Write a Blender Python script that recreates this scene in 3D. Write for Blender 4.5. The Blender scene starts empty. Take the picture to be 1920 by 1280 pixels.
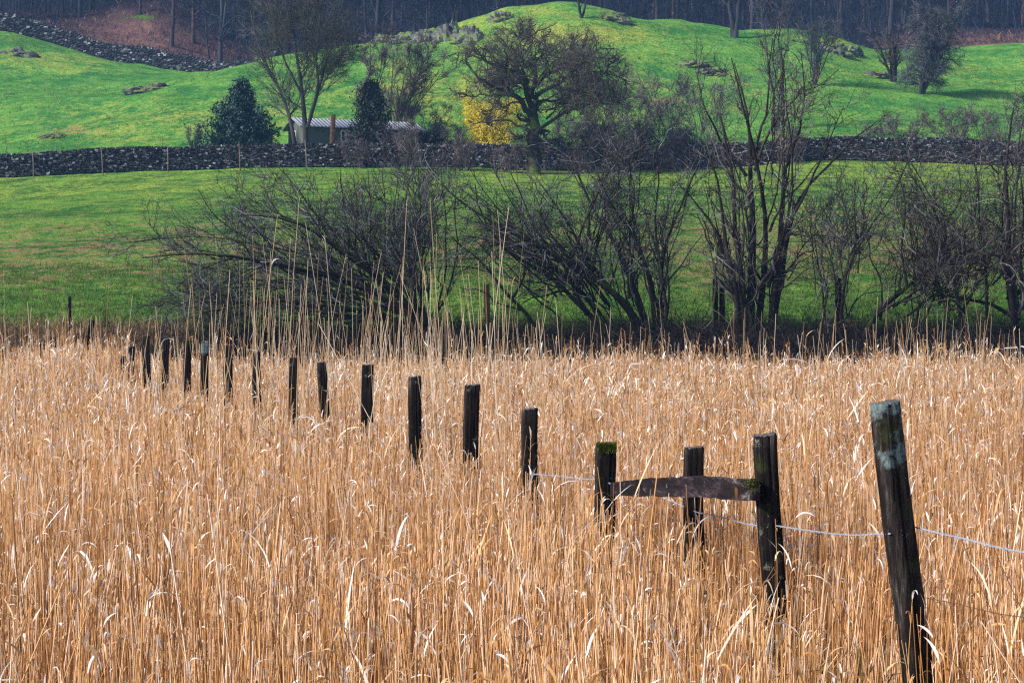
import bpy, math
import numpy as np
from math import radians

sc = bpy.context.scene
COL = sc.collection
F = 3583.0; HOR = 578.0; EYE = 2.0          # focal length and horizon in photo pixels, eye height

# ---------------- camera, world, sun, exposure ----------------
cam = bpy.data.cameras.new('camera')
cam.sensor_width = 36.0; cam.lens = 36.0 * F / 1920.0
cam.shift_y = -(640.0 - HOR) / 1920.0
cam.clip_start = 0.1; cam.clip_end = 3000
cam.dof.use_dof = True; cam.dof.focus_distance = 12.0; cam.dof.aperture_fstop = 22.0
camo = bpy.data.objects.new('camera', cam); COL.objects.link(camo)
camo.location = (0, 0, EYE); camo.rotation_euler = (radians(90), 0, 0)
sc.camera = camo

SUN_EL, SUN_AZ = 35.0, 246.0                # azimuth clockwise from +Y: behind the camera, to the left
world = bpy.data.worlds.new('World'); sc.world = world; world.use_nodes = True
wn = world.node_tree.nodes; wl = world.node_tree.links; wn.clear()
sky = wn.new('ShaderNodeTexSky'); sky.sky_type = 'NISHITA'; sky.sun_disc = False
sky.sun_elevation = radians(SUN_EL); sky.sun_rotation = radians(SUN_AZ)
sky.air_density = 1.0; sky.dust_density = 0.6; sky.ozone_density = 1.5
bg = wn.new('ShaderNodeBackground'); bg.inputs[1].default_value = 0.12
wo = wn.new('ShaderNodeOutputWorld')
wl.new(sky.outputs[0], bg.inputs[0]); wl.new(bg.outputs[0], wo.inputs[0])
sun = bpy.data.lights.new('sun', 'SUN'); sun.energy = 4.8; sun.angle = radians(9); sun.color = (1.0, 0.91, 0.80)
suno = bpy.data.objects.new('sun', sun); COL.objects.link(suno)
suno.rotation_euler = (radians(90 - SUN_EL), 0, radians(180 - SUN_AZ))
sc.view_settings.view_transform = 'Standard'; sc.view_settings.look = 'None'
sc.view_settings.exposure = 0.5; sc.view_settings.gamma = 1.0
sc.cycles.use_denoising = False; sc.cycles.pixel_filter_type = 'BLACKMAN_HARRIS'; sc.cycles.filter_width = 1.25
sc.cycles.max_bounces = 6; sc.cycles.diffuse_bounces = 3; sc.cycles.transmission_bounces = 3
sc.cycles.transparent_max_bounces = 4; sc.cycles.volume_bounces = 0

# ---------------- helpers ----------------
rng = np.random.default_rng(7)
def S(px, py, Y):
    return np.array([(px - 960.0) / F * Y, Y, EYE + (HOR - py) / F * Y])
def nrm(v):
    return v / np.maximum(np.linalg.norm(v, axis=-1, keepdims=True), 1e-9)
def tag(o, label=None, cat=None, group=None, kind=None):
    if label: o['label'] = label
    if cat: o['category'] = cat
    if group: o['group'] = group
    if kind: o['kind'] = kind
    return o
def empty(name, loc, label=None, cat=None, group=None):
    o = bpy.data.objects.new(name, None); COL.objects.link(o); o.location = tuple(float(v) for v in loc)
    o.empty_display_size = .3
    return tag(o, label, cat, group)
class MB:
    """collects arrays of vertices and quads/triangles, then links them as ONE mesh object"""
    def __init__(s): s.v = []; s.q = []; s.t = []; s.qm = []; s.tm = []; s.n = 0; s.colr = []
    def add(s, v, q=None, t=None, m=0):
        v = np.asarray(v, float).reshape(-1, 3); s.v.append(v)
        if q is not None and len(q):
            q = np.asarray(q).reshape(-1, 4) + s.n; s.q.append(q); s.qm.append(np.full(len(q), m) if np.isscalar(m) else m)
        if t is not None and len(t):
            t = np.asarray(t).reshape(-1, 3) + s.n; s.t.append(t); s.tm.append(np.full(len(t), m))
        s.n += len(v)
    def tubes(s, P, R, sides=3, m=0, cap=False):
        P = np.asarray(P, float); R = np.asarray(R, float)
        if P.ndim == 2: P = P[None]; R = R[None]
        B, n, _ = P.shape
        T = nrm(np.gradient(P, axis=1))
        ref = np.where(np.abs(nrm(P[:, -1] - P[:, 0])[:, 2:3]) < .8, np.array([[0, 0, 1.]]), np.array([[1., 0, 0]]))
        U = nrm(np.cross(T, np.repeat(ref[:, None], n, 1))); W = np.cross(T, U)
        a = np.arange(sides) / sides * 2 * np.pi
        V = P[:, :, None] + R[:, :, None, None] * (U[:, :, None] * np.cos(a)[None, None, :, None] + W[:, :, None] * np.sin(a)[None, None, :, None])
        idx = np.arange(B * n * sides).reshape(B, n, sides); nx = np.roll(idx, -1, 2)
        q = np.stack([idx[:, :-1], nx[:, :-1], nx[:, 1:], idx[:, 1:]], -1).reshape(-1, 4)
        t = None
        if cap and sides > 3:
            t = [];
            for b in range(B):
                r = idx[b, -1]; t += [(r[0], r[i], r[i + 1]) for i in range(1, sides - 1)]
        s.add(V, q, t, m)
    def ribbons(s, P, Wd, side, m=0):
        B, n, _ = P.shape
        V = np.stack([P - side[:, None] * Wd[..., None], P + side[:, None] * Wd[..., None]], 2)
        idx = np.arange(B * n * 2).reshape(B, n, 2)
        q = np.stack([idx[:, :-1, 0], idx[:, :-1, 1], idx[:, 1:, 1], idx[:, 1:, 0]], -1).reshape(-1, 4)
        s.add(V, q, None, m)
    def box(s, c, sz, m=0, rz=0, top=None):
        x, y, z = np.array(sz) / 2.
        v = np.array([[sx * x, sy * y, sz_ * z] for sz_ in (-1, 1) for sy in (-1, 1) for sx in (-1, 1)])
        cr, sr = math.cos(rz), math.sin(rz)
        v = np.stack([v[:, 0] * cr - v[:, 1] * sr, v[:, 0] * sr + v[:, 1] * cr, v[:, 2]], 1) + np.array(c)
        s.add(v, BOXQ, None, m)
    def build(s, name, mats, parent=None, smooth=True, local=True):
        me = bpy.data.meshes.new(name)
        V = np.concatenate(s.v)
        if parent is not None and local: V = V - np.array(parent.matrix_basis.translation)
        q = np.concatenate(s.q) if s.q else np.zeros((0, 4), int); t = np.concatenate(s.t) if s.t else np.zeros((0, 3), int)
        me.vertices.add(len(V)); me.vertices.foreach_set('co', V.astype(np.float32).ravel())
        loops = np.concatenate([q.ravel(), t.ravel()]).astype(np.int32)
        me.loops.add(len(loops)); me.loops.foreach_set('vertex_index', loops)
        npoly = len(q) + len(t); me.polygons.add(npoly)
        st = np.concatenate([np.arange(len(q)) * 4, len(q) * 4 + np.arange(len(t)) * 3]).astype(np.int32)
        me.polygons.foreach_set('loop_start', st)
        mi = np.concatenate([*(s.qm if s.q else []), *(s.tm if s.t else [])]).astype(np.int32)
        if not isinstance(mats, (list, tuple)): mats = [mats]
        for m in mats: me.materials.append(m)
        me.polygons.foreach_set('material_index', mi)
        me.polygons.foreach_set('use_smooth', np.full(npoly, smooth))
        me.update(calc_edges=True); me.validate()
        o = bpy.data.objects.new(name, me); COL.objects.link(o)
        if parent is not None: o.parent = parent
        return o
BOXQ = [(0, 2, 3, 1), (4, 5, 7, 6), (0, 1, 5, 4), (2, 6, 7, 3), (0, 4, 6, 2), (1, 3, 7, 5)]

# value noise in numpy (for shapes and albedo masks)
_tab = np.random.default_rng(3).random((256, 256))
def vnoise(x, y, sc_=1.0, oct_=3, seed=0):
    out = 0; amp = 1; tot = 0
    for k in range(oct_):
        X = x / sc_ * 2 ** k + 17.3 * seed + 31 * k; Y = y / sc_ * 2 ** k + 9.1 * seed + 57 * k
        xi = np.floor(X).astype(int); yi = np.floor(Y).astype(int); fx = X - xi; fy = Y - yi
        fx = fx * fx * (3 - 2 * fx); fy = fy * fy * (3 - 2 * fy)
        a = _tab[xi % 256, yi % 256]; b = _tab[(xi + 1) % 256, yi % 256]; c = _tab[xi % 256, (yi + 1) % 256]; d = _tab[(xi + 1) % 256, (yi + 1) % 256]
        out = out + amp * ((a * (1 - fx) + b * fx) * (1 - fy) + (c * (1 - fx) + d * fx) * fy); tot += amp; amp *= .5
    return out / tot * 2 - 1

# ---------------- materials ----------------
class NT:
    def __init__(s, name):
        s.m = bpy.data.materials.new(name); s.m.use_nodes = True; s.t = s.m.node_tree; s.t.nodes.clear()
        s.out = s.t.nodes.new('ShaderNodeOutputMaterial')
    def n(s, typ, **kw):
        nd = s.t.nodes.new('ShaderNode' + typ)
        for k, v in kw.items():
            if k.startswith('i_'):
                key = k[2:]; key = int(key) if key.isdigit() else key
                if isinstance(v, bpy.types.NodeSocket): s.t.links.new(v, nd.inputs[key])
                else: nd.inputs[key].default_value = v
            else: setattr(nd, k, v)
        return nd
    def lk(s, a, b): s.t.links.new(a, b)
    def noise(s, scale, detail=4, rough=.6, vec=None, sy=None):
        co = s.n('TexCoord').outputs['Object'] if vec is None else vec
        if sy is not None:
            co = s.n('Mapping', i_Vector=co, i_Scale=sy).outputs[0]
        return s.n('TexNoise', i_Vector=co, i_Scale=scale, i_Detail=detail, i_Roughness=rough).outputs[0]
    def ramp(s, fac, stops):
        r = s.n('ValToRGB'); s.lk(fac, r.inputs[0]); e = r.color_ramp.elements
        while len(e) < len(stops): e.new(.5)
        for k, (p, c) in enumerate(stops):
            e[k].position = p; e[k].color = (*c, 1) if len(c) == 3 else c
        return r.outputs[0]
    def mix(s, fac, a, b, mode='MIX'):
        mx = s.n('Mix', data_type='RGBA', blend_type=mode)
        for sock, v in ((mx.inputs[0], fac), (mx.inputs[6], a), (mx.inputs[7], b)):
            if isinstance(v, bpy.types.NodeSocket): s.lk(v, sock)
            else: sock.default_value = v if not isinstance(v, tuple) or len(v) == 4 else (*v, 1)
        return mx.outputs[2]
    def math(s, op, a, b=0.0, clamp=False):
        nd = s.n('Math', operation=op, use_clamp=clamp)
        for sock, v in ((nd.inputs[0], a), (nd.inputs[1], b)):
            if isinstance(v, bpy.types.NodeSocket): s.lk(v, sock)
            else: sock.default_value = v
        return nd.outputs[0]
    def fin(s, color, rough=.85, bump=None, bstr=.5, bdist=.02, spec=.3, trans=0):
        b = s.n('BsdfPrincipled'); b.inputs['Roughness'].default_value = rough; b.inputs['Specular IOR Level'].default_value = spec
        if isinstance(color, bpy.types.NodeSocket): s.lk(color, b.inputs['Base Color'])
        else: b.inputs['Base Color'].default_value = (*color, 1)
        if bump is not None:
            bn = s.n('Bump', i_Strength=bstr, i_Distance=bdist); s.lk(bump, bn.inputs['Height']); s.lk(bn.outputs[0], b.inputs['Normal'])
        sh = b.outputs[0]
        if trans:
            tr = s.n('BsdfTranslucent')
            if isinstance(color, bpy.types.NodeSocket): s.lk(color, tr.inputs[0])
            else: tr.inputs[0].default_value = (*color, 1)
            ms = s.n('MixShader'); ms.inputs[0].default_value = trans
            s.lk(sh, ms.inputs[1]); s.lk(tr.outputs[0], ms.inputs[2]); sh = ms.outputs[0]
        s.lk(sh, s.out.inputs[0]); return s.m
def island(nt): return nt.n('NewGeometry').outputs['Random Per Island']

def mat_isl(name, stops, rough=.8, trans=0, spec=.3, noise=None):
    nt = NT(name); f = island(nt)
    c = nt.ramp(f, stops)
    if noise: c = nt.mix(nt.noise(noise[0], 3), c, noise[1], 'MULTIPLY')
    return nt.fin(c, rough, spec=spec, trans=trans)
def mat_bark(name, dark, light, moss=0., lichen=0., scale=3., mosscol=(.055, .085, .012)):
    nt = NT(name)
    n1 = nt.noise(scale, 6, .7, sy=(1, 1, .35)); c = nt.ramp(n1, [(.3, dark), (.7, light)])
    if lichen:
        n2 = nt.noise(scale * 2.3, 3, .6); c = nt.mix(nt.math('GREATER_THAN', n2, 1 - lichen), c, (.27, .30, .30))
    if moss:
        nz = nt.n('SeparateXYZ'); nt.lk(nt.n('NewGeometry').outputs['Normal'], nz.inputs[0])
        f = nt.math('ADD', nt.math('MULTIPLY', nz.outputs[2], .35), nt.noise(scale * .6, 4))
        f = nt.math('MULTIPLY', nt.math('SUBTRACT', f, 1 - moss), 6, True)
        c = nt.mix(f, c, mosscol)
    return nt.fin(c, .9, bump=n1, bstr=.6, bdist=.03, spec=.2)

M = {}
# ground: albedo attribute 'mask' = (dry, moss/yellow, dark rush) over noise
def mat_grass(name, g1, g2, dry, yel, scale=1.0, streak=(1, 1, 1)):
    nt = NT(name)
    at = nt.n('Attribute', attribute_name='mask'); sp = nt.n('SeparateColor'); nt.lk(at.outputs['Color'], sp.inputs[0])
    nA = nt.noise(.11 * scale, 5, .6); nC = nt.noise(.42 * scale, 6, .7); nB = nt.noise(1.9 * scale, 5, .7); nD = nt.noise(.2 * scale, 5, .7, sy=(1.3, .8, 1))
    def cen(n, k): return nt.math('MULTIPLY', nt.math('SUBTRACT', n, .5), k)
    def add(*a):
        r = a[0]
        for q in a[1:]: r = nt.math('ADD', r, q)
        return r
    c = nt.ramp(nt.math('ADD', nt.math('MULTIPLY', nA, .45), nt.math('MULTIPLY', nC, .55)), [(.42, g1), (.57, g2)])
    c = nt.mix(nt.math('MULTIPLY', nt.math('SUBTRACT', add(sp.outputs[1], cen(nD, 2.2), cen(nC, 1.4), cen(nB, 1.6)), .42), 1.5, True), c, yel)
    c = nt.mix(nt.math('MULTIPLY', nt.math('SUBTRACT', add(sp.outputs[0], cen(nC, 3.6), cen(nB, 2.6)), .50), 2.0, True), c, dry)
    c = nt.mix(nt.math('MULTIPLY', nt.math('SUBTRACT', add(sp.outputs[2], cen(nB, 3.6), cen(nC, 2.6)), .55), 2.2, True), c, (.014, .048, .012))
    c = nt.mix(.65, c, nt.ramp(nB, [(.38, (.5, .58, .5)), (.62, (1.35, 1.3, 1.3))]), 'MULTIPLY')
    return nt.fin(c, .95, bump=nt.math('ADD', nt.math('MULTIPLY', nB, .5), nC), bstr=1, bdist=.55, spec=.05)
M['hill'] = mat_grass('hill_grass', (.050, .205, .042), (.165, .370, .062), (.33, .26, .10), (.34, .40, .07), 1.3)
M['field'] = mat_grass('field_grass', (.050, .150, .028), (.180, .360, .050), (.33, .21, .11), (.35, .46, .07), 2.0)
nt = NT('marsh_soil'); n_ = nt.noise(2.5, 6, .7)
M['marsh'] = nt.fin(nt.ramp(n_, [(.35, (.018, .012, .008)), (.65, (.06, .038, .020))]), .95, bump=n_, bdist=.1, spec=.1)
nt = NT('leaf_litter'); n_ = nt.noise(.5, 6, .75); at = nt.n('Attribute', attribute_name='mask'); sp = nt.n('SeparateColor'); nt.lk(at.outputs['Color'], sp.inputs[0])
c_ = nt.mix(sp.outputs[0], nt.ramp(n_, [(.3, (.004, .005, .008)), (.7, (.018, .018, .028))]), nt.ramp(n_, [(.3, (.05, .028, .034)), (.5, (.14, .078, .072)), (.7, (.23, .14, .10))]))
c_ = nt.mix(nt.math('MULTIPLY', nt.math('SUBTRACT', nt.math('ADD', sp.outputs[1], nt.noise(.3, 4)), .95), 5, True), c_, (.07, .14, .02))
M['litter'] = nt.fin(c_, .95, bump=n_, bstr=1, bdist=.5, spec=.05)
nt = NT('rock'); n_ = nt.noise(.9, 8, .75)
nz_ = nt.n('SeparateXYZ'); nt.lk(nt.n('NewGeometry').outputs['Normal'], nz_.inputs[0])
M['rock'] = nt.fin(nt.mix(nt.math('MULTIPLY', nt.math('SUBTRACT', nt.math('ADD', nt.math('MULTIPLY', nz_.outputs[2], .45), nt.noise(.9, 5, .7)), .60), 6, True), nt.ramp(n_, [(.38, (.03, .032, .042)), (.62, (.30, .30, .34))]), (.17, .26, .035)), .9, bump=n_, bstr=1, bdist=.4, spec=.2)
M['willow'] = mat_bark('willow_bark', (.006, .005, .006), (.038, .033, .034), moss=.36, lichen=.30)
M['willow_tw'] = mat_isl('willow_twigs', [(0, (.008, .008, .010)), (.6, (.038, .036, .043)), (.86, (.13, .13, .155)), (1, (.24, .25, .28))], .7)
M['willow_tw2'] = mat_isl('willow_red_twigs', [(0, (.010, .008, .009)), (.6, (.048, .039, .043)), (.86, (.15, .135, .15)), (1, (.27, .26, .27))], .7)
M['oak'] = mat_bark('oak_bark', (.007, .006, .006), (.045, .040, .036), moss=.44, scale=1.6)
M['oak_tw'] = mat_isl('oak_twigs', [(0, (.030, .022, .025)), (1, (.125, .098, .105))], .8)
M['alder'] = mat_bark('alder_bark', (.016, .015, .018), (.07, .065, .07), moss=.22, lichen=.3, scale=1.6)
M['alder_tw'] = mat_isl('alder_twigs', [(0, (.04, .042, .038)), (1, (.12, .12, .10))], .8)
M['purple_tw'] = mat_isl('shrub_twigs', [(0, (.030, .022, .027)), (.7, (.105, .080, .090)), (1, (.30, .26, .27))], .8)
M['grey_tw'] = mat_isl('grey_lichen_twigs', [(0, (.03, .033, .042)), (1, (.11, .12, .14))], .8)
M['wood_bark'] = mat_bark('forest_bark', (.005, .007, .012), (.075, .080, .10), lichen=.28, moss=.25, scale=.8)
M['wood_bark2'] = mat_bark('forest_bark_red', (.03, .018, .018), (.13, .08, .07), lichen=.2, scale=.8)
M['wood_tw'] = mat_isl('forest_twigs', [(0, (.006, .008, .014)), (.8, (.022, .026, .045)), (1, (.07, .08, .12))], .85)
M['bramble'] = mat_isl('bramble_stems', [(0, (.003, .003, .004)), (.75, (.012, .009, .010)), (.94, (.045, .034, .032)), (1, (.16, .12, .09))], .8)
M['conifer'] = mat_isl('conifer_leaves', [(0, (.006, .026, .026)), (.6, (.014, .058, .052)), (1, (.035, .11, .085))], .6)
M['conifer2'] = mat_isl('cypress_leaves', [(0, (.006, .014, .012)), (.6, (.012, .030, .022)), (1, (.03, .06, .035))], .6)
M['ivy'] = mat_isl('ivy_leaves', [(0, (.008, .020, .016)), (.7, (.02, .05, .03)), (1, (.05, .09, .05))], .5)
M['yellow'] = mat_isl('forsythia_flowers', [(0, (.88, .72, .05)), (1, (.97, .90, .16))], .7, trans=.5)
M['reed'] = mat_isl('reed_stems', [(0, (.12, .048, .016)), (.22, (.38, .175, .058)), (.62, (.68, .37, .145)), (.84, (.78, .51, .31)), (1, (.87, .71, .58))], .55, spec=.4)
M['reed_leaf'] = mat_isl('reed_leaves', [(0, (.42, .18, .04)), (.35, (.66, .40, .17)), (.62, (.82, .62, .42)), (.74, (.93, .89, .85)), (1, (.96, .94, .92))], .5, trans=.25, spec=.4)
M['reed_tall'] = mat_isl('tall_reed_stems', [(0, (.40, .26, .13)), (.6, (.62, .47, .31)), (1, (.80, .70, .58))], .6)
M['litter_reed'] = mat_isl('fallen_reeds', [(0, (.05, .022, .010)), (.7, (.22, .11, .045)), (1, (.42, .26, .13))], .8)  # darker than the standing reeds: shade low in the bed put into the colour
M['reed_green'] = mat_isl('young_reeds', [(0, (.03, .08, .01)), (1, (.10, .15, .03))], .6)
M['tuft'] = mat_isl('grass_blades', [(0, (.03, .09, .010)), (.6, (.07, .17, .02)), (.85, (.14, .19, .04)), (1, (.26, .20, .09))], .8, trans=.2)
M['rank'] = mat_isl('rank_grass_blades', [(0, (.12, .07, .04)), (.6, (.25, .15, .08)), (1, (.40, .28, .16))], .8, trans=.2)
M['stone'] = mat_isl('wall_stones', [(0, (.008, .009, .014)), (.55, (.034, .037, .044)), (.82, (.085, .092, .11)), (.93, (.17, .185, .21)), (1, (.42, .44, .48))], .9, noise=(7, (.8, .8, .8)))
nt = NT('wall_core'); M['core'] = nt.fin((.012, .013, .016), .95)

# ---------------- terrain ----------------
CP = np.array([-1200, -300, 0, 200, 300, 430, 520, 650, 720, 850, 950, 1050, 1130, 1190, 1300, 1420, 1500, 1560, 1620, 1700, 1800, 1920, 2200, 3100], float)
ROWS = [
 (120, [355, 345, 337, 328, 325, 320, 318, 317, 318, 320, 322, 322, 320, 320, 318, 310, 302, 300, 300, 302, 306, 310, 315, 325]),
 (124, [345, 333, 325, 316, 313, 308, 306, 306, 307, 308, 310, 310, 308, 308, 306, 298, 290, 288, 288, 290, 294, 298, 303, 312]),
 (140, [285, 280, 272, 262, 252, 245, 240, 240, 238, 235, 235, 235, 232, 232, 228, 225, 222, 222, 222, 225, 228, 230, 235, 240]),
 (158, [230, 228, 222, 198, 172, 165, 158, 150, 140, 130, 115, 105, 105, 112, 122, 132, 135, 140, 152, 162, 166, 165, 170, 175]),
 (176, [180, 180, 176, 178, 166, 133, 115, 90, 75, 45, 14, 2, 8, 30, 42, 55, 50, 60, 85, 104, 112, 112, 115, 120]),
 (190, [130, 130, 122, 142, 150, 138, 122, 102, 90, 64, 38, 30, 34, 50, 60, 72, 68, 78, 92, 90, 92, 88, 90, 95]),
 (210, [60, 60, 55, 106, 130, 158, 148, 124, 112, 92, 68, 58, 62, 77, 82, 92, 90, 94, 92, 78, 74, 72, 72, 72]),
 (235, [25, 25, 22, 48, 27, 95, 125, 115, 105, 92, 72, 62, 62, 72, 72, 78, 78, 78, 72, 55, 50, 48, 48, 48]),
 (255, [50, 50, 45, 62, 60, 80, 95, 95, 88, 78, 62, 55, 55, 62, 66, 68, 70, 70, 66, 46, 42, 42, 42, 42]),
 (300, [30] * 24), (340, [-20] * 24), (400, [-330] * 24), (480, [-700] * 24)]
YT = [1., 39.5, 41.5, 44.5, 47.] + [r[0] for r in ROWS]
gx = np.arange(-1200, 3101, 10.); gy = np.arange(0, 480.1, 1.0)
def near_rows(Y):
    return {1.: 0 * CP, 39.5: 0 * CP, 41.5: np.interp(CP, [150, 350], [.1, -.45]), 44.5: np.interp(CP, [150, 350], [.7, .55]), 47.: 0 * CP + 1.35}[Y]
ZC = [near_rows(Y) for Y in YT[:5]] + [EYE + (HOR - np.array(r[1], float)) / F * r[0] for r in ROWS]
ZC = np.array([np.interp(gx, CP, z) for z in ZC])              # (rows, gx)
ZG = np.array([np.interp(gy, YT, ZC[:, i]) for i in range(len(gx))]).T   # (gy, gx)
def smooth(A, ax, k):
    ker = np.hanning(2 * k + 3)[1:-1]; ker /= ker.sum(); pad = [(0, 0), (0, 0)]; pad[ax] = (k, k)
    B = np.pad(A, pad, 'edge'); return sum(w * np.take(B, range(i, i + A.shape[ax]), ax) for i, w in enumerate(ker))
ZG2 = smooth(smooth(ZG, 0, 4), 1, 4)
wy = np.clip((gy - 50) / 20, 0, 1)[:, None]
ZG = smooth(ZG, 0, 1) * (1 - wy) + ZG2 * wy
def TZ(x, y, rough=True):
    x = np.asarray(x, float); y = np.asarray(y, float)
    u = np.clip((960 + F * x / np.maximum(y, 1.) + 1200) / 10., 0, len(gx) - 1.001); v = np.clip(y, 0, len(gy) - 1.001)
    i = u.astype(int); j = v.astype(int); a = u - i; b = v - j
    z = (ZG[j, i] * (1 - a) + ZG[j, i + 1] * a) * (1 - b) + (ZG[j + 1, i] * (1 - a) + ZG[j + 1, i + 1] * a) * b
    if rough:
        k = np.clip((y - 46) / 30, 0, 1)
        z = z + .04 * vnoise(x, y, 1.5, 3, 1) + k * .16 * vnoise(x, y, 6, 3, 2) + np.clip((y - 128) / 20, 0, 1) * (.30 * vnoise(x, y, 9, 4, 3) + .65 * vnoise(x, y, 19, 2, 8) + .26 * np.abs(vnoise(x, y, 5, 3, 14)) + .5 * np.maximum(vnoise(x, y, 11, 3, 15) - .15, 0))
    z = z + 2.6 * np.exp(-((960 + F * x / np.maximum(y, 1.) - 285) / 120) ** 2 - ((y - 235) / 7.) ** 2)
    return z
def on(px, Y, dz=0.):
    x = (px - 960) / F * Y; return np.array([x, Y, float(TZ(x, Y)) + dz])

tpx = np.concatenate([np.linspace(-1200, -80, 50, endpoint=False), np.linspace(-80, 2000, 380), np.linspace(2010, 3100, 50)])
ty = np.concatenate([np.arange(1., 38, 1.2), np.arange(38, 60, .5), np.arange(60, 120, 1.), np.arange(120, 262, .8), np.arange(262, 480, 6)])
PX, TY = np.meshgrid(tpx, ty); TX = (PX - 960) / F * TY; TZZ = TZ(TX, TY)
TV = np.stack([TX, TY, TZZ], -1)
H_, W_ = PX.shape
# albedo masks: dry, yellow moss, dark rushes (mostly what grows where, read off the photograph)
def blob(cx, cy, rx, ry):
    return np.exp(-(((PX - cx) / rx) ** 2 + ((PY - cy) / ry) ** 2))
PY = HOR - (TZZ - EYE) / TY * F
dry = .12 + .16 * vnoise(TX, TY * .6, 9, 3, 5)
yel = .2 + .3 * vnoise(TX, TY * .7, 16, 3, 6)
rush = .05 + .2 * vnoise(TX, TY, 5, 3, 7)
fld = TY < 121
dry = np.where(fld, dry + .48 * np.exp(-((TY - 72) / 17.) ** 2) + .22 * np.exp(-((TY - 60) / 7.) ** 2) - .22 * np.clip((TY - 96) / 14, 0, 1), dry - .18)
yel = np.where(fld, yel + .45 * np.clip((TY - 90) / 14, 0, 1), yel + .05)
rush = np.where(fld, rush + .46 * np.clip((62 - TY) / 10, 0, 1), rush)
for (cx, cy, rx, ry, a) in [(60, 115, 120, 22, .4), (150, 130, 70, 12, .35), (300, 225, 230, 42, .42), (760, 170, 180, 40, .25), (1800, 140, 140, 30, .15), (1120, 70, 140, 18, .45), (820, 55, 130, 20, .35), (1000, 20, 120, 14, .3), (1590, 75, 60, 14, .5), (1000, 180, 300, 70, .2), (180, 165, 190, 28, -.45), (1450, 200, 260, 40, -.25), (1000, 60, 300, 50, .15)]:
    yel = yel + a * blob(cx, cy, rx, ry) * (TY > 121)  # negative entry at left: the valley's shading put into the grass colour
for (cx, cy, rx, ry, a) in [(120, 245, 60, 12, .75), (275, 178, 40, 12, .45), (1250, 195, 190, 40, .5), (50, 110, 60, 12, .25), (1100, 65, 60, 10, .3), (430, 150, 60, 12, .2), (1450, 150, 120, 35, .3), (900, 90, 90, 18, .25), (1080, 30, 90, 14, .3), (1800, 112, 60, 5, .3)]:
    dry = dry + a * blob(cx, cy, rx, ry) * (TY > 121)
for (cx, cy, rx, ry, a) in [(40, 78, 70, 10, .5), (200, 178, 150, 5, .4), (60, 215, 120, 10, .2), (1330, 115, 90, 25, .45), (1250, 55, 80, 12, .3), (1090, 30, 70, 12, .35), (1560, 100, 60, 16, .35), (1250, 215, 220, 30, .3)]:
    rush = rush + a * blob(cx, cy, rx, ry) * (TY > 121)
wf = TY > np.interp(PX, [0, 370, 440, 640, 1600, 1800], [212, 212, 190, 184, 182, 190])
brk = np.clip(1.6 * blob(300, 80, 200, 60) + 1.3 * blob(1850, 80, 160, 22) - .2, 0, 1) * (TY < 252)
dry = np.where(wf, brk, dry); yel = np.where(wf, .30 * blob(225, 45, 60, 16) + .5 * blob(290, 32, 60, 8), yel)
mask = np.clip(np.stack([dry, yel, rush], -1), 0, 1)
fi = np.arange(H_ * W_).reshape(H_, W_)
quads = np.stack([fi[:-1, :-1], fi[:-1, 1:], fi[1:, 1:], fi[1:, :-1]], -1)
cy_ = TY[:-1, :-1]; cpx = PX[:-1, :-1]
wood_edge = np.interp(cpx, [-1200, 0, 370, 440, 640, 1180, 1600, 1680, 1800, 3100], [212, 212, 212, 190, 184, 184, 182, 186, 190, 190])
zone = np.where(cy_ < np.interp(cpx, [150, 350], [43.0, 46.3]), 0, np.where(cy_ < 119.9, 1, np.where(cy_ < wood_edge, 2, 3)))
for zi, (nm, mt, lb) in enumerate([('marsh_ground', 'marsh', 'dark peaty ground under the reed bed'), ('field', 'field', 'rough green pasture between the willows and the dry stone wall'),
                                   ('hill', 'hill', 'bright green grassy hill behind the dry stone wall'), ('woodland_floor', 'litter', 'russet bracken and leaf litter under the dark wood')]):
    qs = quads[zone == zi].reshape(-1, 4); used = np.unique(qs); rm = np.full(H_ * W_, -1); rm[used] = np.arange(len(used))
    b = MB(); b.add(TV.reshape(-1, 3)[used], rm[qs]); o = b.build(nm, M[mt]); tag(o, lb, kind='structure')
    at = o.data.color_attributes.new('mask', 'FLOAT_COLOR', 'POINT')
    at.data.foreach_set('color', np.concatenate([mask.reshape(-1, 3)[used], np.ones((len(used), 1))], 1).astype(np.float32).ravel())

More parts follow.
